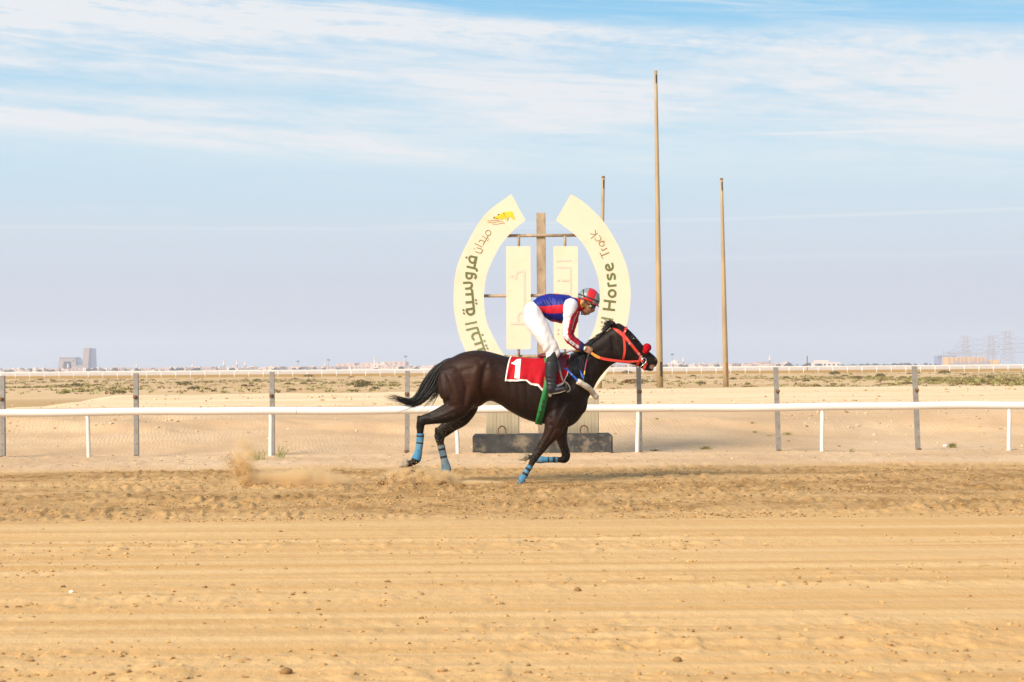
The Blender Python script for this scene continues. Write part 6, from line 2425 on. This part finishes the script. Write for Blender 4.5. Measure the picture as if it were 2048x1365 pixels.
for w_ in ('near', 'far'):
    P, Ra, Rb = loft_pts(C2, arm_rows[w_], arm_Y(w_), u2, 1.05)
    V, F = limb(P, Ra, Rb, 96, 24)
    n_r = (len(V) - 2) // 96
    V = np.array(V)
    R_ = V[:n_r * 96].reshape(n_r, 96, 3)
    ii, jj = np.meshgrid(np.arange(n_r), np.arange(96), indexing='ij')
    wr = .013 * (fbm(ii * .14, jj * .075 + (ii * .04), 3, 83) - .5) * SS(14, 40, ii)
    c_ = R_.mean(1, keepdims=True)
    R_ = R_ + (R_ - c_) / (np.linalg.norm(R_ - c_, axis=2, keepdims=True) + 1e-9) * wr[..., None] * 1.6
    V[:n_r * 96] = R_.reshape(-1, 3)
    tq = np.linspace(0, 2 * math.pi, 96, endpoint=False)
    fm = []
    for i in range(n_r - 1):
        fi = i / (n_r - 2)
        for j in range(96):
            c = math.cos(tq[j] + .1)
            red = (c > np.interp(fi, [0, .12, .25, .5, .6, 1], [.95, .80, .38, .25, .18, .20])) or (fi > .58 and c < np.interp(fi, [.58, .66, 1], [-.9, -.55, -.5]))
            fm.append(1 if red else 0)
    fm += [0] * 192
    sl = mk('sleeve', V, F, [M['silk_white'], M['silk_red']], jacket, fm=fm)
    a = [(742, 730, 82), (766, 746, 80), (790, 760, 70), (800, 765, 60)] if w_ == 'near' else [(770, 728, 78), (790, 742, 74), (808, 754, 62)]
    yy = [SKY_Y[w_]['ha'] + (.018 if w_ == 'far' else -.018), SKY_Y[w_]['ha'] + (.008 if w_ == 'far' else -.008), SKY_Y[w_]['ha'], SKY_Y[w_]['ha']][:len(a)]
    P, Ra, Rb = loft_pts(C2, a, yy, u2, 1.0)
    V, F = limb(P, Ra, Rb, 18, 5)
    mk('cuff', V, F, M['silk_navy'], jacket)
    a_, b_ = at(*C2(818, 766), SKY_Y[w_]['ha']), at(*C2(832, 772), SKY_Y[w_]['ha'])
    V, F = pipe(np.array([a_[:], b_[:]]), .033, 14, flat=.75)
    mk('wristband', V, F, M['cloth_white'] if w_ == 'near' else M['hood'], jock)
# collar
P, Ra, Rb = loft_pts(C2, [(752, 335, 128), (782, 350, 118), (806, 362, 104)], YH, u2, .92)
V, F = limb(P, Ra, Rb, 20, 5)
mk('collar', V, F, M['silk_red'], jacket)
# breeches
G = Geo()
G.add(*ellipsoid(at(*C2(318, 412), YH), (.112, .170, .122), 24, 16))
_, v_ = loft_tb(C2, [(330, 306, 390, 405, .148), (285, 335, 372, 450, .160), (255, 375, 365, 500, .150)], YH, 28, 5, 2.1); G.add(*v_)
for w_ in ('near', 'far'):
    P, Ra, Rb = loft_pts(C2, leg_rows[w_], leg_Y(w_), u2, 1.02)
    G.add(*limb(P, Ra, Rb, 20))
KV, KF, KN = fuse(G, .009, 4, .5)
kx, ky = px_of(KV)
q1, q2 = (kx - 1000) * u2, (ky - 540) * u2
fold = .011 * np.sin((q1 * .45 - q2 * .16) * .085 + 2.5 * fbm(q1 * .012, q2 * .012, 2, 90)) * SS(330, 420, q2) * (.4 + .6 * vn(q1 * .01, q2 * .014, 91))
fold += .006 * np.sin((q1 * .9 + q2 * .5) * .09) * SS(700, 800, q2)
KV = KV + KN * fold[:, None]
mk('breeches', KV, KF, M['white_fabric'], jock, normals=False)
for w_ in ('near', 'far'):
    y = SKY_Y[w_]
    s = -1 if w_ == 'near' else 1
    o_ = 0 if w_ == 'near' else 6
    P, Ra, Rb = loft_pts(C2, [(514 + o_, 790, 100), (508 + o_, 850, 104), (503 + o_, 910, 110)], [y['kn'] + (y['an'] - y['kn']) * f for f in (.2, .6, .95)], u2, .92)
    V, F = limb(P, Ra, Rb, 18, 5); mk('sock', V, F, M['sock'], jock)
    G = Geo()
    P, Ra, Rb = loft_pts(C2, [(500 + o_, 900, 122), (497 + o_, 960, 122), (494 + o_, 1030, 114), (500 + o_, 1100, 96), (500 + o_, 1150, 96), (492 + o_, 1178, 88)], y['an'], u2, .90)
    G.add(*limb(P, Ra, Rb, 20, 6, round_ends=False))
    P, Ra, Rb = loft_pts(C2, [(484 + o_, 1180, 74), (530 + o_, 1176, 70), (580 + o_, 1168, 58), (625 + o_, 1160, 46), (652 + o_, 1152, 30)], y['an'], u2, [.034, .038, .043, .042, .028])
    G.add(*limb(P, Ra, Rb, 18, 6))
    V, F, N_ = fuse(G, .006, 3, .5)
    wr_ = .003 * np.sin(V[:, 2] * 130 + 3 * fbm(V[:, 0] * 20, V[:, 2] * 20, 2, 95)) * SS(0, 1, 1 - np.abs(V[:, 2] - at(*C2(500, 1080), YH).z) / .10)
    boot = mk('boot', V + N_ * wr_[:, None], F, M['boot'], jock, normals=False)
    g = Geo()
    hp = [C2(*p) for p in [(468 + o_, 1206), (505 + o_, 1212), (500 + o_, 1236), (478 + o_, 1240)]]
    for pts in (hp, [C2(*p) for p in [(510 + o_, 1206), (585 + o_, 1192), (640 + o_, 1174), (640 + o_, 1182), (586 + o_, 1202), (512 + o_, 1214)]]):
        n = len(pts)
        A = [at(*p, y['an'] - .034) for p in pts]; B = [at(*p, y['an'] + .034) for p in pts]
        g.add([v[:] for v in A + B], [tuple(range(n)), tuple(range(n, 2 * n))[::-1]] + [(i, (i + 1) % n, n + (i + 1) % n, n + i) for i in range(n)])
    g.make('boot_sole', M['sole'], boot)
    # stirrup leather and iron belong to the saddle
    P = catmull(np.array([at(*C7(*p), YH + s * q)[:] for p, q in [((195, 640), .29), ((225, 740), .315), ((258, 880), .335), ((292, 990), .345)]]), 6)
    V, F = [], []
    hw = np.linspace(3.0, 1.7, len(P)) * mp(YH)
    for c, h in zip(P, hw): V += [c - np.array([h * .9, 0, -h * .3]), c + np.array([h * .9, 0, -h * .3])]
    for i in range(len(P) - 1): F.append((2 * i, 2 * i + 1, 2 * i + 3, 2 * i + 2))
    o = mk('stirrup_leather', V, F, M['grey_strap'], sad)
    q_ = o.modifiers.new('thickness', 'SOLIDIFY'); q_.thickness = .005
    P = catmull(np.array([at(*C7(*p), YH + s * q)[:] for p, q in [((300, 985), .345), ((352, 1015), .375), ((392, 1070), .395), ((405, 1120), .397), ((385, 1150), .385), ((355, 1158), .345), ((345, 1150), .31), ((352, 1110), .292), ((345, 1060), .295), ((318, 1010), .318), ((300, 985), .345)]]), 5)
    V, F = pipe(P, .0075, 8); mk('stirrup_iron', V, F, M['grey_strap'], sad)
# helmet
hc = at(*CH(715, 590), YH)
U = (at(*CH(1060, 840), YH) - at(*CH(380, 570), YH)).normalized()
Vv = Vector((-U.z, 0, U.x))
ru, rv, rl = 345 * kH, 345 * kH, .104
nA, nP = 64, 26
V, F, fm = [], [], []
v_end = math.radians(101)
for i in range(nP + 1):
    ph = v_end * i / nP
    for j in range(nA):
        a = 2 * math.pi * j / nA
        p = hc + U * (ru * math.sin(ph) * math.cos(a)) + Vv * (rv * math.cos(ph)) + Vector((0, 1, 0)) * (rl * math.sin(ph) * math.sin(a))
        V.append(p[:])
for i in range(nP):
    ph = v_end * (i + .5) / nP
    hgt = math.cos(ph)
    for j in range(nA):
        F.append((i * nA + j, i * nA + (j + 1) % nA, (i + 1) * nA + (j + 1) % nA, (i + 1) * nA + j))
        cu = math.sin(ph) * math.cos(2 * math.pi * (j + .5) / nA)
        m_ = 1 if -.30 < cu < .46 else 0
        if .03 < hgt < .12: m_ = 2
        elif hgt <= .03: m_ = 1 if (-.55 < cu < .35) else 0
        fm.append(m_)
F.append(tuple(range(nP * nA, (nP + 1) * nA))[::-1]); fm.append(2)
hel = mk('helmet', V, F, [M['helmet_grey'], M['helmet_red'], M['black_strap']], jock, fm=fm)
# peak
V, F = [], []
for i in range(5):
    f = i / 4
    for j in range(15):
        a = math.radians(-62 + 124 * j / 14)
        R0 = 1.0 + f * .16 * math.cos(a * 1.3)
        p = hc + U * (ru * .985 * R0 * math.cos(a)) + Vector((0, 1, 0)) * (rl * R0 * math.sin(a)) - Vv * (rv * (.19 + .07 * f))
        V.append(p[:])
for i in range(4):
    for j in range(14):
        F.append((i * 15 + j, i * 15 + j + 1, (i + 1) * 15 + j + 1, (i + 1) * 15 + j))
pk = mk('peak', V, F, M['helmet_red'], hel)
q_ = pk.modifiers.new('thickness', 'SOLIDIFY'); q_.thickness = .005
# hood, straps, goggles
V, F = ellipsoid(at(*CH(548, 735), YH), (.060, .0815, .066), 24, 16, tilt)
mk('hood', V, F, M['hood'], jock)
HE = BVHTree.FromPolygons([Vector(v) for v in BV], BF)
for s in (-1, 1):
    def fa(p, lift):
        q = at(*CH(*p), YH)
        h_ = HE.ray_cast(Vector((q.x, YH + s * .5, q.z)), Vector((0, -s, 0)))
        y_ = h_[0].y if h_[0] is not None else YH + s * .05
        d_ = math.sqrt(max(0, 1 - ((q - hc).dot(U) / ru) ** 2 - ((q - hc).dot(Vv) / rv) ** 2)) * rl
        if (q - hc).dot(Vv) > -.2 * rv: y_ = YH + s * max(abs(y_ - YH), d_)
        hd_ = math.sqrt(max(0, 1 - ((p[0] - 548) * kH / .060) ** 2 - ((p[1] - 735) * kH / .066) ** 2)) * .0815
        y_ = YH + s * max(abs(y_ - YH), hd_)
        return (q.x, y_ + s * lift, q.z)
    V, F = ellipsoid(fa((532, 700), .004), (.017, .010, .028), 12, 8, tilt)
    mk('ear', V, F, M['skin'], jock)
    for line, r_ in (([(548, 300), (550, 400), (572, 520), (602, 630), (660, 720), (720, 770)], .0068), ([(575, 830), (545, 900), (515, 980), (500, 1040), (560, 1052)], .0062)):
        P = catmull(np.array([fa(p, .004) for p in line]), 5)
        V, F = pipe(P, r_, 8, flat=.5); mk('helmet_strap', V, F, M['black_strap'], hel)
    V, F = ellipsoid(fa((785, 815), .001), (.031, .012, .030), 16, 10, tilt)
    gog = mk('goggle_rim', V, F, M['black_strap'], jock)
    V, F = ellipsoid(Vector(fa((768, 812), .010)), (.0145, .0065, .0145), 12, 8, tilt)
    mk('goggle_lens', V, F, M['lens'], gog)
P = catmull(np.array([(at(*CH(880, 815), YH) + Vector((0, y_, 0)))[:] if abs(y_) < .03 else (at(*CH(830, 815), YH) + Vector((0, y_, 0)))[:] for y_ in (-.055, -.025, 0, .025, .055)]), 5)
V, F = pipe(P, .021, 12); mk('goggle_bridge', V, F, M['black_strap'], jock)

# whip hanging from the near hand
wp_line = [(862, 822), (850, 850), (838, 900), (826, 960), (818, 1005), (810, 1060), (804, 1112)]
P = []
for i, p in enumerate(wp_line):
    q, n_ = on_horse(*C2(*p), -1, .016)
    y_ = min(q.y, YH - .14) if i > 1 else YH - .165
    P.append((at(*C2(*p), YH).x, y_, at(*C2(*p), YH).z))
wh = thing('whip', 'thin riding whip with magenta and yellow bands in the jockey hand', 'whip', P[0])
C = catmull(np.array(P), 8)
for a, b, m_, r_, nm in ((0, 13, 'whip_dark', .0062, 'shaft'), (12, 30, 'magenta', .0075, 'grip'), (29, 35, 'yellow', .0085, 'band'), (34, len(C), 'whip_dark', .0062, 'flap')):
    V, F = pipe(C[a:b + 1], r_, 8); mk(nm, V, F, M[m_], wh)

# ================================================================== FLYING SAND
def grains(name, n, fn, size, mats, label):
    V, F = [], []
    T4 = np.array([(1, 0, -.6), (-.6, .9, -.6), (-.6, -.9, -.6), (0, 0, 1.0)])
    P = np.array([fn() for _ in range(n)])
    r_ = size[0] + (size[1] - size[0]) * rng.random(n) ** 4
    ang = rng.random(n) * 6.28
    ca, sa = np.cos(ang)[:, None], np.sin(ang)[:, None]
    T = T4[None] * r_[:, None, None] * (.6 + .8 * rng.random((n, 1, 3)))
    X = T[..., 0] * ca - T[..., 2] * sa; Z = T[..., 0] * sa + T[..., 2] * ca
    V = np.stack([X, T[..., 1], Z], -1) + P[:, None, :]
    f = np.array([(0, 1, 3), (1, 2, 3), (2, 0, 3), (0, 2, 1)])
    F = (f[None] + (np.arange(n) * 4)[:, None, None]).reshape(-1, 3)
    o = mk(name, V.reshape(-1, 3), F, mats, smooth=False, fm=np.repeat(rng.integers(0, len(mats), n), 4), normals=False)
    return tag(o, label, kind='stuff')


def g_hind():
    # fan of sand thrown back and up by the far hind hoof
    t = random.random() ** 1.3
    x = 893 - 128 * t + random.gauss(0, 5)
    top = 38 * math.sin(min(1, t * 1.25) * 2.6) + 6
    y = 980 - abs(random.gauss(0, .42)) * top - 2
    return at(x, y, YH + random.uniform(-.20, .22))[:]


def g_hind_low():
    x = random.gauss(838, 26)
    y = 982 - abs(random.gauss(0, 12))
    return at(x, y, YH - .1 + random.uniform(-.25, .2))[:]


def g_chunk():
    return at(random.gauss(768, 8) , 972 + random.gauss(0, 6), YH - .1 + random.gauss(0, .05))[:]


def g_trail():
    t = random.random()
    x = 520 - 60 * t ** .75 + random.gauss(0, 6 + 7 * t) + (12 * max(0, t - .8))
    y = 985 - 68 * t + random.gauss(0, 5 + 5 * t)
    return at(x, y, YH - .15 + random.gauss(0, .07))[:]


def g_fore():
    x = random.gauss(1052, 22); y = 972 - abs(random.gauss(0, 5))
    return at(x, y, YH - .15 + random.gauss(0, .12))[:]


grains('flying_sand', 26000, g_hind, (.0018, .011), [M['spray'], M['clod'], M['clod_dark'], M['clod']], 'spray of sand thrown back by the far hind hoof of the horse')
grains('flying_sand', 3000, g_hind, (.004, .016), [M['clod_dark'], M['clod']], 'larger clods in the spray of the far hind hoof')
grains('flying_sand', 11000, g_hind_low, (.0025, .015), [M['clod_dark'], M['clod'], M['clod_dark']], 'thick heap of kicked up sand at the hind hoof')
grains('flying_sand', 1800, g_chunk, (.002, .014), [M['clod'], M['clod_dark']], 'clump of sand flying low behind the hind hoofs')
grains('flying_sand', 7000, g_trail, (.0014, .007), [M['spray'], M['spray'], M['clod']], 'curling tongue of sand hanging over the track behind the horse')
grains('flying_sand', 900, g_fore, (.0015, .010), [M['clod'], M['clod_dark']], 'sand bursting round the planted front hoof')


def puff(px, py, D, rx, ry, rz_, dens, nscale, seed, label, tilt_=0.0, lo=.42, hi=.68):
    c = at(px, py, D)
    V, F = ellipsoid((0, 0, 0), (1, 1, 1), 20, 12)
    R = Matrix.Rotation(tilt_, 3, 'Y')
    V2 = [(R @ Vector((v[0] * rx, v[1] * ry, v[2] * rz_))) + c for v in V]
    m = bpy.data.materials.new('sand_dust')
    m.use_nodes = True
    t = NT(m.node_tree)
    out = t.n('ShaderNodeOutputMaterial')
    pv = t.n('ShaderNodeVolumePrincipled')
    pv.inputs['Color'].default_value = (.92, .74, .46, 1)
    pv.inputs['Anisotropy'].default_value = .1
    oc = t.n('ShaderNodeTexCoord').outputs['Object']
    q = t.mapping(oc, (1 / rx, 1 / ry, 1 / rz_)) if tilt_ == 0 else t.mapping(t.mapping(oc, rot=(0, -tilt_, 0)), (1 / rx, 1 / ry, 1 / rz_))
    ln = t.n('ShaderNodeVectorMath', operation='LENGTH')
    t.link(q, ln.inputs[0])
    fall = t.math('SUBTRACT', 1.0, t.sstep(.15, 1.0, ln.outputs[1]))
    nz = t.sstep(lo, hi, t.noise(t.mapping(oc, (1, 1, 1.4), loc=(seed, seed * 1.7, 0)), nscale, 4, .6))
    t.link(t.math('MULTIPLY', t.math('MULTIPLY', fall, nz), dens), pv.inputs['Density'])
    t.link(pv.outputs[0], out.inputs['Volume'])
    o = mk('dust_cloud', [v[:] for v in V2], F, m, origin=c[:])
    return tag(o, label, kind='stuff')


puff(842, 963, YH - .10, .54, .36, .20, 150, 8, 1, 'dust billowing at the hind hoofs of the horse', .06, .42, .64)
puff(948, 971, YH - .05, .46, .25, .070, 60, 4, 2, 'thin pale dust sheet drifting along the ground under the horse', 0, .3, .6)
puff(490, 948, YH - .15, .15, .16, .34, 85, 9, 3, 'tall wisp of dust hanging over the track at the left', .45 * -1, .40, .66)
puff(492, 905, YH - .15, .18, .16, .36, 20, 7, 5, 'faint upper dust wisp fading out at the left', -.25, .40, .70)
puff(590, 966, YH - .1, .90, .30, .22, 36, 4, 4, 'low veil of dust settling between the wisp and the horse', 0, .35, .7)

# ================================================================== AIR
g = Geo()
x0, x1, y0, y1, z0, z1 = -5400, 5400, -300, 5400, -1.5, 92
V = [(x, y, z) for x in (x0, x1) for y in (y0, y1) for z in (z0, z1)]
g.add(V, [(0, 1, 3, 2), (4, 6, 7, 5), (0, 4, 5, 1), (2, 3, 7, 6), (0, 2, 6, 4), (1, 5, 7, 3)])
hm = bpy.data.materials.new('haze')
hm.use_nodes = True
t = NT(hm.node_tree)
out = t.n('ShaderNodeOutputMaterial')
pv = t.n('ShaderNodeVolumePrincipled')
pv.inputs['Color'].default_value = (.80, .87, .98, 1)
pv.inputs['Density'].default_value = .00022
pv.inputs['Anisotropy'].default_value = .2
t.link(pv.outputs[0], out.inputs['Volume'])
hz = g.make('haze', hm)
tag(hz, 'pale haze over the desert', kind='stuff')
